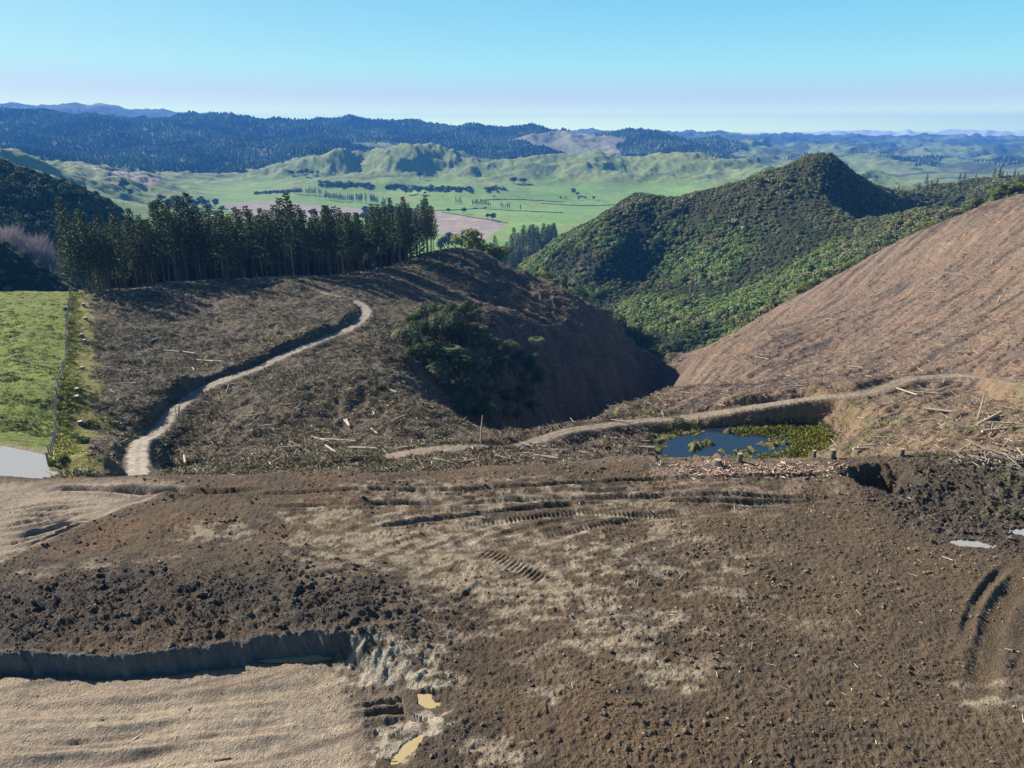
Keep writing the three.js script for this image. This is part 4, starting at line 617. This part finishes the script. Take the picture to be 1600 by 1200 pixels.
// ------------------------------------------------------------------ trees, shelter belts and buildings on the valley floor
{
  const r = rng(41), g = 'scattered round trees on the valley floor', lab = 'dark round tree on the green valley floor', vg = [broadleaf(600, 260, 1.3, 9), broadleaf(610, 240, 1.3, 9)], protos = vg.map((q) => treeThing('valley_tree', lab, 'tree', g, q[0], q[1], farLeaf, barkMat)); let n = 0;
  const put = (px, py, k, l = lab, gr = g, r0 = 780) => { const [x, z] = onGround(px, py, r0); plant(protos[n++ % 2], [x, height(x, z) - 0.3, z], r() * 6.28, [k * 1.1, k, k * 1.1], l, gr); };
  for (const [px, py, k] of [[195, 300, 2.2], [204, 308, 1.5], [656, 281, 2.2], [634, 305, 1.6], [642, 304, 1.3], [653, 305, 1.9], [664, 305, 0.9], [895, 305, 1.7], [902, 307, 1.1], [876, 312, 0.8], [884, 311, 0.6], [904, 313, 0.8], [915, 312, 0.8], [928, 313, 1], [772, 310, 0.7], [701, 333, 1.0], [725, 335, 1.3], [770, 346, 1.5], [762, 343, 1.1], [480, 274, 2], [488, 275, 1.5], [496, 274, 1.4], [348, 330, 1.1]]) put(px, py, k);
  const g2 = 'trees of the shelter belt beside the ploughed field', lab2 = 'dark tree in the shelter belt beside the ploughed field'; for (let i = 0; i < 24; i++) put(lerp(432, 524, r()), lerp(336, 344, r()), 1.0 + 0.5 * r(), lab2, g2);
  const g3 = 'trees of the dense clump between the ploughed fields', lab3 = 'dark tree in the dense clump between the ploughed fields'; for (let i = 0; i < 44; i++) { const f = r(); put(lerp(566, 656, f), lerp(338, 352, r()) - 14 * Math.max(0, 0.5 - Math.abs(f - 0.4)) * r(), 1.3 + 0.7 * r(), lab3, g3); }
  const g4 = 'trees in the far left of the valley', lab4 = 'blue dark tree at the far left of the valley'; for (let i = 0; i < 26; i++) put(lerp(232, 338, r()), lerp(318, 333, r()), 1.2 + 0.8 * r(), lab4, g4);
  const g5 = 'trees of the copse under the grass hills', lab5 = 'dark tree in the copse under the grass hills'; for (let i = 0; i < 9; i++) put(lerp(796, 822, r()), 288 - 2 * r(), 1.3 + 0.5 * r(), lab5, g5);
  const g6 = 'trees on the upper terrace below the forest', lab6 = 'dark tree on the upper terrace below the forest'; for (let i = 0; i < 8; i++) put(lerp(449, 476, r()), 275 - 2 * r(), 1.2 + 0.5 * r(), lab6, g6);
  const g7 = 'trees standing below the end of the pine stand', lab7 = 'dark tree standing below the right end of the pine stand'; for (const [u, rr, k] of [[701, 760, 2.4], [733, 780, 2.5], [712, 800, 2.0], [690, 770, 1.8], [745, 820, 1.5], [722, 830, 1.4]]) { const [x, z] = polar(azU(u), rr); plant(protos[n++ % 2], [x, height(x, z) - 0.3, z], r() * 6.28, [k * 0.9, k * 1.15, k * 0.9], lab7, g7); }
  // scrub on the terrace scarps
  const l = []; for (let i = 0; i < 420; i++) { const px = lerp(500, 790, r()), mid = px < 690 ? lerp(288, 296, (px - 500) / 190) : 296, [x, z] = onGround(px, mid + 5 * (r() + r() - 1), 1250); if (fbm(px / 38, 3, 2) < -0.22) continue; const k = 3 + 4 * r(); l.push([x, height(x, z) - 0.6, z, 0, r() * 6.28, 0, k, k * 0.8, k, jit([0.035, 0.05, 0.025], r)]); }
  for (let i = 0; i < 160; i++) { const f = r(), [x, z] = onGround(lerp(398, 470, f), lerp(302, 298, f) + 4 * r() - 2, 1250), k = 2 + 3 * r(); l.push([x, height(x, z) - 0.6, z, 0, r() * 6.28, 0, k, k * 0.7, k, jit([0.04, 0.055, 0.028], r)]); }
  if (l.length) scatter('scrub', 'dark scrub on the shaded terrace scarps of the valley', 'scrub', bushGeos[0], foliageMat, l);
  const hm = leafy(0.05, 0.07, 0.03), hl = ['low dark hedge line behind the poplars on the valley floor', 'low hedge line running right from the small round tree in the valley', 'low hedge line along the foot of the short poplar row', 'low hedge line in the pasture above the pine grove', 'low hedge line along the near edge of the right ploughed field'];
  [[[612, 322], [690, 329], [760, 325]], [[750, 313], [810, 312], [880, 316]], [[740, 325], [810, 330], [880, 333]], [[845, 318], [920, 322], [960, 320]], [[690, 332], [745, 341], [793, 349]]].forEach((a, i) => { const q = spline(a.map(([px, py]) => onGround(px, py, 800)), 14), t = thing('hedge', hl[i], 'hedge', [q[0][0], height(...q[0]), q[0][1]]), s = new Soup(); for (let k = 1; k < q.length; k++) { const A = q[k - 1], B = q[k], y0 = height(...A) - height(...q[0]) + 0.6, y1 = height(...B) - height(...q[0]) + 0.6; s.bar([A[0] - q[0][0], y0, A[1] - q[0][1]], [B[0] - q[0][0], y1, B[1] - q[0][1]], 0.5 + 0.5 * r(), 0.5 + 0.5 * r(), 1, 5); } mesh('foliage', s.geo(), hm, t); });
  // farm shed
  const [x, z] = onGround(512, 337, 900), t = thing('farm_shed', 'white roofed farm shed beside the shelter belt', 'shed', [x, height(x, z), z], 0.3), wall = new THREE.BoxGeometry(16, 4, 8); wall.translate(0, 1.9, 0); mesh('wall', wall, new THREE.MeshStandardMaterial({ color: new THREE.Color(0.45, 0.45, 0.42), roughness: 0.8 }), t);
  const rf = new THREE.ExtrudeGeometry(new THREE.Shape([new THREE.Vector2(-4.6, 0), new THREE.Vector2(4.6, 0), new THREE.Vector2(0, 1.9)]), { depth: 17, bevelEnabled: false }); rf.rotateY(Math.PI / 2); rf.translate(-8.5, 3.9, 0); mesh('roof', rf, new THREE.MeshStandardMaterial({ color: new THREE.Color(0.8, 0.82, 0.82), roughness: 0.5, metalness: 0.1 }), t);
  const door = new THREE.BoxGeometry(4, 3, 0.1); door.translate(2, 1.5, 4.06); mesh('door', door, new THREE.MeshStandardMaterial({ color: new THREE.Color(0.2, 0.22, 0.24), roughness: 0.7 }), t);
  // pole on the grass spur
  const [qx, qz] = onGround(129, 279, 900), po = thing('utility_pole', 'thin dark pole standing on the grass spur at the left', 'pole', [qx, height(qx, qz) - 0.3, qz]), ps = new Soup(); ps.bar([0, 0, 0], [0, 17, 0], 0.45, 0.3, 1, 6); const pm = new THREE.MeshStandardMaterial({ color: new THREE.Color(0.1, 0.09, 0.08), roughness: 0.9 }); mesh('post', ps.geo(), pm, po); const arm = new THREE.BoxGeometry(5, 0.4, 0.4); arm.translate(0, 15.2, 0); mesh('crossarm', arm, pm, po);
  // forest on the far hills
  const cg = mergeGeometries([new THREE.ConeGeometry(0.5, 0.75, 6).translate(0, 0.62, 0), new THREE.ConeGeometry(0.42, 0.55, 5).translate(0.05, 0.32, 0.04)]); const fl = [];
  for (let i = 0; i < 260000 && fl.length < 46000; i++) {
    const az = lerp(-0.66, 0.66, r()), rr = Math.sqrt(lerp(1450 * 1450, 4100 * 4100, r())), [x, z] = polar(az, rr), u = uOfAz(x, z), y = height(x, z); if (!forestAt(x, z, rr, u, y) || y < CAM_Y - 100) continue;
    const q = fbm(x / 240, z / 240, 2), k = 10 + 5 * r(); if (q > 0.35 && r() < 0.5) continue; fl.push([x, y - 1, z, 0, r() * 6.28, 0, k * 0.8, k, k * 0.8, jit(q > 0.12 ? [0.15, 0.18, 0.09] : q > -0.1 ? [0.09, 0.12, 0.06] : [0.035, 0.05, 0.027], r, 0.45)]);  // broad patches of lighter tree colour paint in sunlit bands on the hills
  }
  scatter('pine_forest', 'dense pine forest over the hazy hills across the valley', 'forest', cg, new THREE.MeshStandardMaterial({ roughness: 1 }), fl);
}
// ------------------------------------------------------------------ felling slash on the cleared slopes
const stickGeo = (() => { const g = new THREE.CylinderGeometry(0.5, 0.32, 1, 5, 1); g.rotateZ(Math.PI / 2); return g; })();
const woodMat = new THREE.MeshStandardMaterial({ roughness: 0.85 });
{
  const r = rng(61), sticks = [], brush = [], sod = [];
  const tw = new Soup(); for (let i = 0; i < 46; i++) { const d = rdir(r), a = Math.abs(d[1]); tw.leaf([d[0] * 0.35, 0.05 + a * 0.2, d[2] * 0.35], unit(rdir(r)), unit([d[0], 0.25 + a * 0.6, d[2]]), 0.3 + 0.35 * r(), 0.05 + 0.08 * r(), 0.5 + r()); }
  const tg = tw.geo(), cg = new THREE.IcosahedronGeometry(0.5, 0), cp = cg.attributes.position; for (let i = 0; i < cp.count; i++) { const k = 0.75 + 0.5 * (noise(cp.getX(i) * 3 + 5, cp.getY(i) * 3 + cp.getZ(i) * 4) + 0.5); cp.setXYZ(i, cp.getX(i) * k, cp.getY(i) * k * 0.7, cp.getZ(i) * k); } cg.computeVertexNormals();
  for (let i = 0; i < 640000 && (sticks.length < 80000 || brush.length < 60000); i++) {
    const az = lerp(-0.66, 0.7, r()), rr = 44 * Math.pow(270 / 44, Math.pow(r(), 0.6)), [x, z] = polar(az, rr), u = uOfAz(x, z), y = height(x, z);
    if (kindAt(x, z, rr, u, y) !== 1 || trackLines.some((t) => inBox(t.box, x, z) && near(t.p, x, z).d < t.w * 0.5 + 0.5) || (u < 200 && x - fenceX(z) < 4 + 3 * noise(z / 5, 2))) continue;
    if (ponds.some((p) => inBox(p.box, x, z) && y < p.y + 0.35)) continue;
    const right = u > 1060 + 0.1 * (rr - 100), pn = fbm(x / 10, z / 10, 2);
    if (sticks.length < 80000) {
      const L = 0.3 + 2.2 * Math.pow(r(), 4), w = 0.022 + 0.035 * r() + 0.04 * (L > 1.6 ? r() : 0), pale = r(), c = pale < (right ? 0.2 : 0.17) ? [0.58, 0.5, 0.39] : pale < 0.5 ? (right ? [0.3, 0.21, 0.16] : [0.2, 0.165, 0.125]) : pale < 0.75 ? [0.1, 0.08, 0.065] : [0.22, 0.19, 0.16];
      const yaw = right && r() < 0.6 ? 0.56 + 0.5 * (r() - 0.5) : r() * 6.28; sticks.push([x, y + 0.05 + 0.2 * r() * r(), z, 0.2 * (r() - 0.5), yaw, 0.5 * (r() - 0.5), L, w, w, jit(c, r)]);
    }
    if (brush.length < 60000 && r() < (right ? 0.28 : 0.85) * (0.6 + pn)) {
      const s = (0.3 + 0.9 * r() * r()) * (right ? 0.55 : 0.9), c = right ? (r() < 0.6 ? [0.15, 0.1, 0.072] : [0.11, 0.09, 0.07]) : u < 700 && pn > 0 && r() < 0.6 ? [0.19, 0.185, 0.1] : r() < 0.3 ? [0.08, 0.064, 0.046] : [0.25, 0.205, 0.145];
      brush.push([x, y - 0.05, z, 0.3 * (r() - 0.5), r() * 6.28, 0.3 * (r() - 0.5), s, s * (0.5 + 0.5 * r()), s, jit(c, r, 0.4)]);
    }
  }
  for (let i = 0; i < 1500; i++) { const k = Math.floor(r() * (fenceLine.length - 1)), f = r(), z = lerp(fenceLine[k][1], fenceLine[k + 1][1], f), x = lerp(fenceLine[k][0], fenceLine[k + 1][0], f) + 0.4 + 5.5 * r() * r() * (0.5 + noise(z / 7, 4)), s = 0.3 + 0.6 * r(); brush.push([x, height(x, z) - 0.05, z, 0, r() * 6.28, 0, s, s * 0.6, s, jit(r() < 0.75 ? [0.36, 0.35, 0.09] : [0.2, 0.22, 0.07], r)]); }
  scatter('felling_slash', 'broken branches and sticks strewn over the cleared slopes', 'slash', stickGeo, woodMat, sticks);
  scatter('dead_brush', 'low dead brush left over the cleared slopes', 'brush', tg, foliageMat, brush);
  // clods, stones, chips and sticks on the platform
  const clods = [], chips = [];
  for (let i = 0; i < 330000; i++) {
    const x = lerp(-31, 33, r()), z = lerp(-37, -13.5, r()); if (Math.abs(x) > -z * 0.82 + 1) continue;
    const rough = sdPoly(roughRight, x, z) < 0 ? 1 : inBox(moundBox, x, z) ? Math.exp(-((near(moundLine, x, z).d / 2.6) ** 2)) : 0, pad = sdPoly(lowerPad, x, z) < 0 || sdPoly(upperPad, x, z) < 0, pz = fbm(x / 2.5, z / 2.5, 2);
    if (r() > (pad ? 0.05 : (x > 2 ? 0.26 : 0.14) + 0.55 * pz + 0.4 * rough)) continue; if (puddleSpecs.some((q) => inBox(q.box, x, z) && inPoly(q.p, x, z))) continue;
    if (!pad && r() < 0.85 * tanAt(x, z)) continue; if (ruts.some((q) => q.w > 0.15 && inBox(q.box, x, z) && near(q.p, x, z).d < q.w * 1.3) && r() < 0.8) continue;
    const s = (0.02 + 0.026 * r() + (pad ? 0.03 : 0.15) * Math.pow(r(), 22)) * (1 + 0.45 * rough * r()), y = height(x, z); clods.push([x, y + s * 0.12, z, r() * 6, r() * 6, r() * 6, s * 1.2, s, s, jit(pad ? [0.24, 0.18, 0.125] : rough > 0.5 ? [0.085, 0.066, 0.05] : r() < 0.25 ? [0.2, 0.15, 0.098] : [0.125, 0.088, 0.056], r, 0.4)]);
  }
  for (let i = 0; i < 1500; i++) {
    const x = lerp(-31, 33, r()), z = lerp(-38, -14, r()), m = x > 6 || z < -33 ? 1 : 0.35; if (r() > m) continue; const y = height(x, z), L = 0.06 + 0.45 * r() ** 3, w = 0.012 + 0.018 * r(); chips.push([x, y + 0.02, z, 0.3 * (r() - 0.5), r() * 6.28, 0.3 * (r() - 0.5), L, w, w * 1.5, jit(r() < 0.35 ? [0.55, 0.46, 0.35] : r() < 0.5 ? [0.28, 0.22, 0.16] : [0.05, 0.042, 0.035], r)]);
  }
  for (let i = 0; i < 420; i++) { const x = 13 + 5.2 * (r() + r() + r() - 1.5), z = -RIM(x) - 0.1 + 1.3 * (r() + r() - 1), y = height(x, z), L = 0.06 + 0.3 * r() ** 2; chips.push([x, y + 0.03, z, 0.5 * (r() - 0.5), r() * 6.28, 0.5 * (r() - 0.5), L, 0.05, 0.07, jit(r() < 0.5 ? [0.55, 0.42, 0.34] : r() < 0.3 ? [0.4, 0.16, 0.09] : [0.3, 0.22, 0.17], r)]); }
  for (let i = 0; i < 420; i++) { const x = 23 + 9 * Math.sqrt(r()), z = -35.6 + 1.6 * (r() + r() - 1), y = height(x, z), L = 0.15 + 1.2 * r() ** 4; chips.push([x, y + 0.06, z, 0.5 * (r() - 0.5), r() * 6.28, 0.5 * (r() - 0.5), L, 0.04, 0.05, jit(r() < 0.5 ? [0.45, 0.38, 0.3] : [0.24, 0.19, 0.15], r)]); }
  scatter('soil_clods', 'loose dark soil clods all over the earthworks', 'soil clods', cg, new THREE.MeshStandardMaterial({ roughness: 1 }), clods);
  scatter('wood_chips', 'wood chips and broken sticks over the earthworks', 'wood chips', stickGeo, woodMat, chips);
  // water weeds and paddock tufts
  const wl = [], tl = [];
  for (let i = 0; i < 5200; i++) { const px = lerp(1030, 1320, r()), py = lerp(650, 735, r()), [x, z] = onPlane(px, py, ponds[0].y + 0.05), y = Math.max(ponds[0].y - 0.05, height(x, z)), n = fbm(x / 6 + 3, z / 6, 3), away = ss(1110, 1220, px) + 0.6 * ss(690, 668, py); if (y > ponds[0].y + 0.9 || n + 0.55 * away < 0.42 + 0.5 * r()) continue; const s = 0.35 + 0.5 * r(); wl.push([x, y - 0.1, z, 0, r() * 6.28, 0, s * 1.2, s * (0.7 + 0.7 * r()), s * 1.2, jit(py < 668 && r() < 0.5 ? [0.05, 0.065, 0.025] : r() < 0.7 ? [0.2, 0.2, 0.035] : [0.13, 0.15, 0.05], r)]); }
  scatter('pond_weeds', 'yellow green weeds growing in the dam pond', 'weeds', tg, foliageMat, wl);
  for (let i = 0; i < 9000; i++) { const az = lerp(-0.72, azU(118), r()), rr = 70 * Math.pow(200 / 70, r()), [x, z] = polar(az, rr); if (x > fenceX(z) + 3 * r() || height(x, z) < ponds[1].y + 0.2 && rr < 90) continue; const b = fbm(x / 9, z / 4, 3), dark = b > 0.15; if (!dark && r() < 0.6) continue; const s = 0.25 + 0.5 * r(); tl.push([x, height(x, z) - 0.08, z, 0, r() * 6.28, 0, s, s * 0.55, s, jit(dark ? [0.06, 0.085, 0.025] : [0.15, 0.2, 0.045], r)]); }
  scatter('grass_tufts', 'rushes and grass tufts in the green paddock', 'grass', tg, foliageMat, tl);
}
// ------------------------------------------------------------------ logs, stumps, snags
const barkTex = new THREE.MeshStandardMaterial({ color: new THREE.Color(0.42, 0.35, 0.27), roughness: 0.85, bumpMap: rep(reliefMap, 2), bumpScale: 0.02 }), darkBark = new THREE.MeshStandardMaterial({ color: new THREE.Color(0.17, 0.14, 0.12), roughness: 0.95, bumpMap: rep(reliefMap, 2), bumpScale: 0.03 }), cutMat = new THREE.MeshStandardMaterial({ color: new THREE.Color(0.62, 0.5, 0.38), roughness: 0.8 }), greyCut = new THREE.MeshStandardMaterial({ color: new THREE.Color(0.34, 0.28, 0.22), roughness: 0.9 }), pinkCut = new THREE.MeshStandardMaterial({ color: new THREE.Color(0.6, 0.4, 0.32), roughness: 0.8 });
{
  const r = rng(71);
  const g = new THREE.CylinderGeometry(0.16, 0.2, 1, 10, 5), p = g.attributes.position; for (let i = 0; i < p.count; i++) { const k = 1 + 0.2 * noise(p.getX(i) * 9 + 3, p.getZ(i) * 9 + p.getY(i) * 3); p.setX(i, p.getX(i) * k + 0.05 * Math.sin(p.getY(i) * 3)); p.setZ(i, p.getZ(i) * k); } g.rotateZ(Math.PI / 2); g.computeVertexNormals();
  const lab = 'pale felled log lying among the slash of the left slope', gr = 'pale logs on the left cleared slope', lab2 = 'pale log lying in the orange slash of the right slope', gr2 = 'pale logs on the right cleared slope', lab3 = 'pale log lying on the near bank below the dam track', gr3 = 'pale logs below the dam track';
  const mk = (l, q, m) => { const o = thing('log', l, 'log', [0, 0, 0], 0, q); mesh('bark', g, m, o); for (const s of [-1, 1]) { const e = new THREE.CircleGeometry(s > 0 ? 0.19 : 0.15, 10); e.rotateY(s * Math.PI / 2); e.translate(s * 0.505, 0, 0); mesh('cut_end', e, cutMat, o); } return o; };
  const lay = (proto, l, q, list) => list.forEach(([px, py, len, yaw, lift]) => { const [x, z] = onGround(px, py, 30), sm = Math.hypot(x, z) < 45 ? 0.4 : 1, k = (0.42 + 0.4 * r()) * (sm < 1 ? 0.6 : 1); plant(proto, [x, height(x, z) + 0.14 * sm, z], yaw, [len * (sm < 1 ? 0.6 : 1.1), k, k], l, q).rotation.z = lift ?? 0.06; });
  lay(mk(lab, gr, barkTex), lab, gr, [[243, 531, 3, 1.2], [266, 549, 4, -0.4], [289, 551, 5, -0.5], [315, 564, 5, -0.4], [334, 565, 4, -0.3], [302, 577, 2, -1], [472, 518, 3, 1.5], [354, 615, 2.5, 1.4, 0.8], [418, 666, 2, 0.2], [495, 686, 4, -0.6], [523, 689, 5, -0.25], [517, 703, 2.5, -0.9], [566, 701, 3, -0.2], [585, 675, 2, -1], [544, 662, 2.5, -1.2], [583, 645, 2, -1.2], [289, 719, 2.4, -1.1], [278, 658, 3.5, 1.5, 1.1], [541, 661, 2.2, -1.1], [522, 689, 4, -0.2], [515, 702, 2.5, -0.8], [567, 702, 3.5, -0.2], [430, 505, 3, 0.3], [400, 650, 2, 0.6], [470, 640, 2.2, 1.3], [610, 610, 3, -0.9], [380, 530, 3, 0.2], [623, 655, 2, 0.9], [450, 700, 2.5, 0.1], [640, 700, 3, 0.3], [215, 580, 2, 0.4], [185, 625, 2, 1.3], [931, 499, 3, 1.2]]);
  lay(mk(lab3, gr3, barkTex), lab3, gr3, [[969, 659, 2.6, -0.4], [852, 715, 2.4, -0.4], [905, 707, 3, -0.5], [811, 711, 2, 0.1], [730, 722, 1.6, 0.4], [1005, 700, 2.6, -0.2]]);
  lay(mk(lab2, gr2, barkTex), lab2, gr2, [[1416, 613, 3, -1.2], [1450, 615, 3.4, -0.4], [1469, 643, 3.2, -0.5], [1545, 656, 4.5, 0.6], [1367, 697, 3.5, 0.1], [1352, 702, 2.4, 0.05], [1570, 672, 4, 0.15], [1585, 664, 3.5, -0.3], [1300, 500, 3, -0.7], [1325, 480, 4, 0.1], [1240, 605, 2.6, 0], [1560, 470, 5, 0.9], [1500, 430, 4, -0.8], [1420, 520, 3, 0.1], [1190, 560, 3, -0.7], [1340, 575, 3, -0.6], [1580, 420, 4, 0.7], [1550, 410, 4, 1.0]]);
  // stumps
  const mkS = (l, q, top) => { const o = thing('tree_stump', l, 'stump', [0, 0, 0], 0, q), s = new THREE.CylinderGeometry(0.24, 0.34, 0.75, 12, 3), sp = s.attributes.position; for (let i = 0; i < sp.count; i++) { const a = Math.atan2(sp.getZ(i), sp.getX(i)), k = 1 + (0.06 + 0.1 * (0.4 - sp.getY(i))) * Math.sin(a * 5 + 1); sp.setX(i, sp.getX(i) * k); sp.setZ(i, sp.getZ(i) * k); } s.computeVertexNormals(); s.translate(0, 0.25, 0); mesh('trunk', s, darkBark, o); const e = new THREE.CylinderGeometry(0.225, 0.235, 0.02, 12); e.translate(0, 0.634, 0); mesh('cut_face', e, top, o); return o; };
  const ls = ['wide low stump at the left of the platform rim above the pond', 'dark upright stump in the middle of the platform rim above the pond', 'thin pale stump on the platform rim right of the red chips', 'tall grey stump on the platform rim at the right end of the pond', 'lone dark stump on the rim right of the pond, above the pit'];
  [[1121, 727, 1.15, 0.8], [1155, 722, 0.8, 1.15], [1271, 715, 0.62, 1.0], [1300, 716, 0.85, 1.2], [1408, 712, 0.75, 0.95]].forEach(([px, py, w, h], i) => { const [x, z] = onGround(px, py, 12, 60); const o = mkS(ls[i], null, greyCut); o.position.set(x, height(x, z) - 0.05, z); o.scale.set(w * 0.72, h * 0.78, w * 0.72); o.rotation.y = i; });
  const l5 = 'pink topped stump in the row along the paddock fence', g5 = 'pink topped stumps along the paddock fence', st = mkS(l5, g5, pinkCut); [[131, 478], [134, 500], [128, 526], [129, 578], [121, 612], [121, 624], [126, 664], [133, 535]].forEach(([px, py]) => { const [x, z] = onGround(px, py, 55); plant(st, [x, height(x, z) - 0.05, z], r() * 6, [1.15, 0.9, 1.15], l5, g5); });
  // snags and posts
  const snag = (l, px, py, h, lean, w) => { const [x, z] = onGround(px, py, 50), o = thing('dead_snag', l, 'snag', [x, height(x, z) - 0.2, z]), s = new Soup(); s.bar([0, 0, 0], [lean * 0.4, h * 0.5, 0.1], w, w * 0.8, 1, 7); s.bar([lean * 0.4, h * 0.5, 0.1], [lean, h, 0], w * 0.8, w * 0.35, 1, 7); mesh('trunk', s.geo(), barkTex, o); const b = new Soup(); b.bar([lean * 0.5, h * 0.6, 0.1], [lean * 0.5 + 0.5, h * 0.75, 0.2], w * 0.3, w * 0.1, 1, 4); mesh('branch', b.geo(), barkTex, o); };
  snag('bare leaning pole standing at the lip of the gully', 751, 690, 3.4, 0.25, 0.13); snag('thin bare sapling beside the leaning pole at the gully lip', 759, 694, 2.2, -0.4, 0.05); snag('bare upright trunk standing in the slash of the right slope', 1527, 655, 3, 0.1, 0.1); snag('bare pole standing left of the pale track', 279, 668, 3.2, 0, 0.09); snag('short dark stake standing beside the dam track', 1090, 660, 1.8, 0.05, 0.1); snag('small dark stake at the bend of the dam track', 1474, 598, 1.3, 0, 0.12);
}
// ------------------------------------------------------------------ paddock fence
{
  const f = fenceLine, [x0, z0] = f[0], t = thing('fence', 'post and wire fence between the green paddock and the cleared slope', 'fence', [x0, 0, z0]), post = new THREE.CylinderGeometry(0.09, 0.1, 1.5, 7); post.translate(0, 0.55, 0);
  const pm = new THREE.MeshStandardMaterial({ color: new THREE.Color(0.26, 0.23, 0.2), roughness: 0.9 }), wm = new THREE.MeshStandardMaterial({ color: new THREE.Color(0.3, 0.3, 0.3), roughness: 0.5, metalness: 0.6 }); const pts = []; let next = 0;
  for (let i = 1; i < f.length; i++) { const L = f[i][2] - f[i - 1][2]; while (next <= f[i][2]) { const k = (next - f[i - 1][2]) / L; pts.push([lerp(f[i - 1][0], f[i][0], k), lerp(f[i - 1][1], f[i][1], k)]); next += 3.2; } }
  const tops = pts.map(([x, z]) => [x - x0, height(x, z), z - z0]); tops.forEach((q, i) => { const o = mesh('post', post, pm, t); o.position.set(...q); o.scale.set(i % 5 ? 0.75 : 1.2, i % 5 ? 0.9 : 1.05, i % 5 ? 0.75 : 1.2); });
  for (const h of [0.25, 0.5, 0.75, 0.98, 1.15]) { const w = new Soup(); for (let i = 1; i < tops.length; i++) w.bar([tops[i - 1][0], tops[i - 1][1] + h, tops[i - 1][2]], [tops[i][0], tops[i][1] + h, tops[i][2]], 0.008, 0.008, 1, 3); mesh('wire', w.geo(), wm, t); }
}
renderer.render(scene, camera);
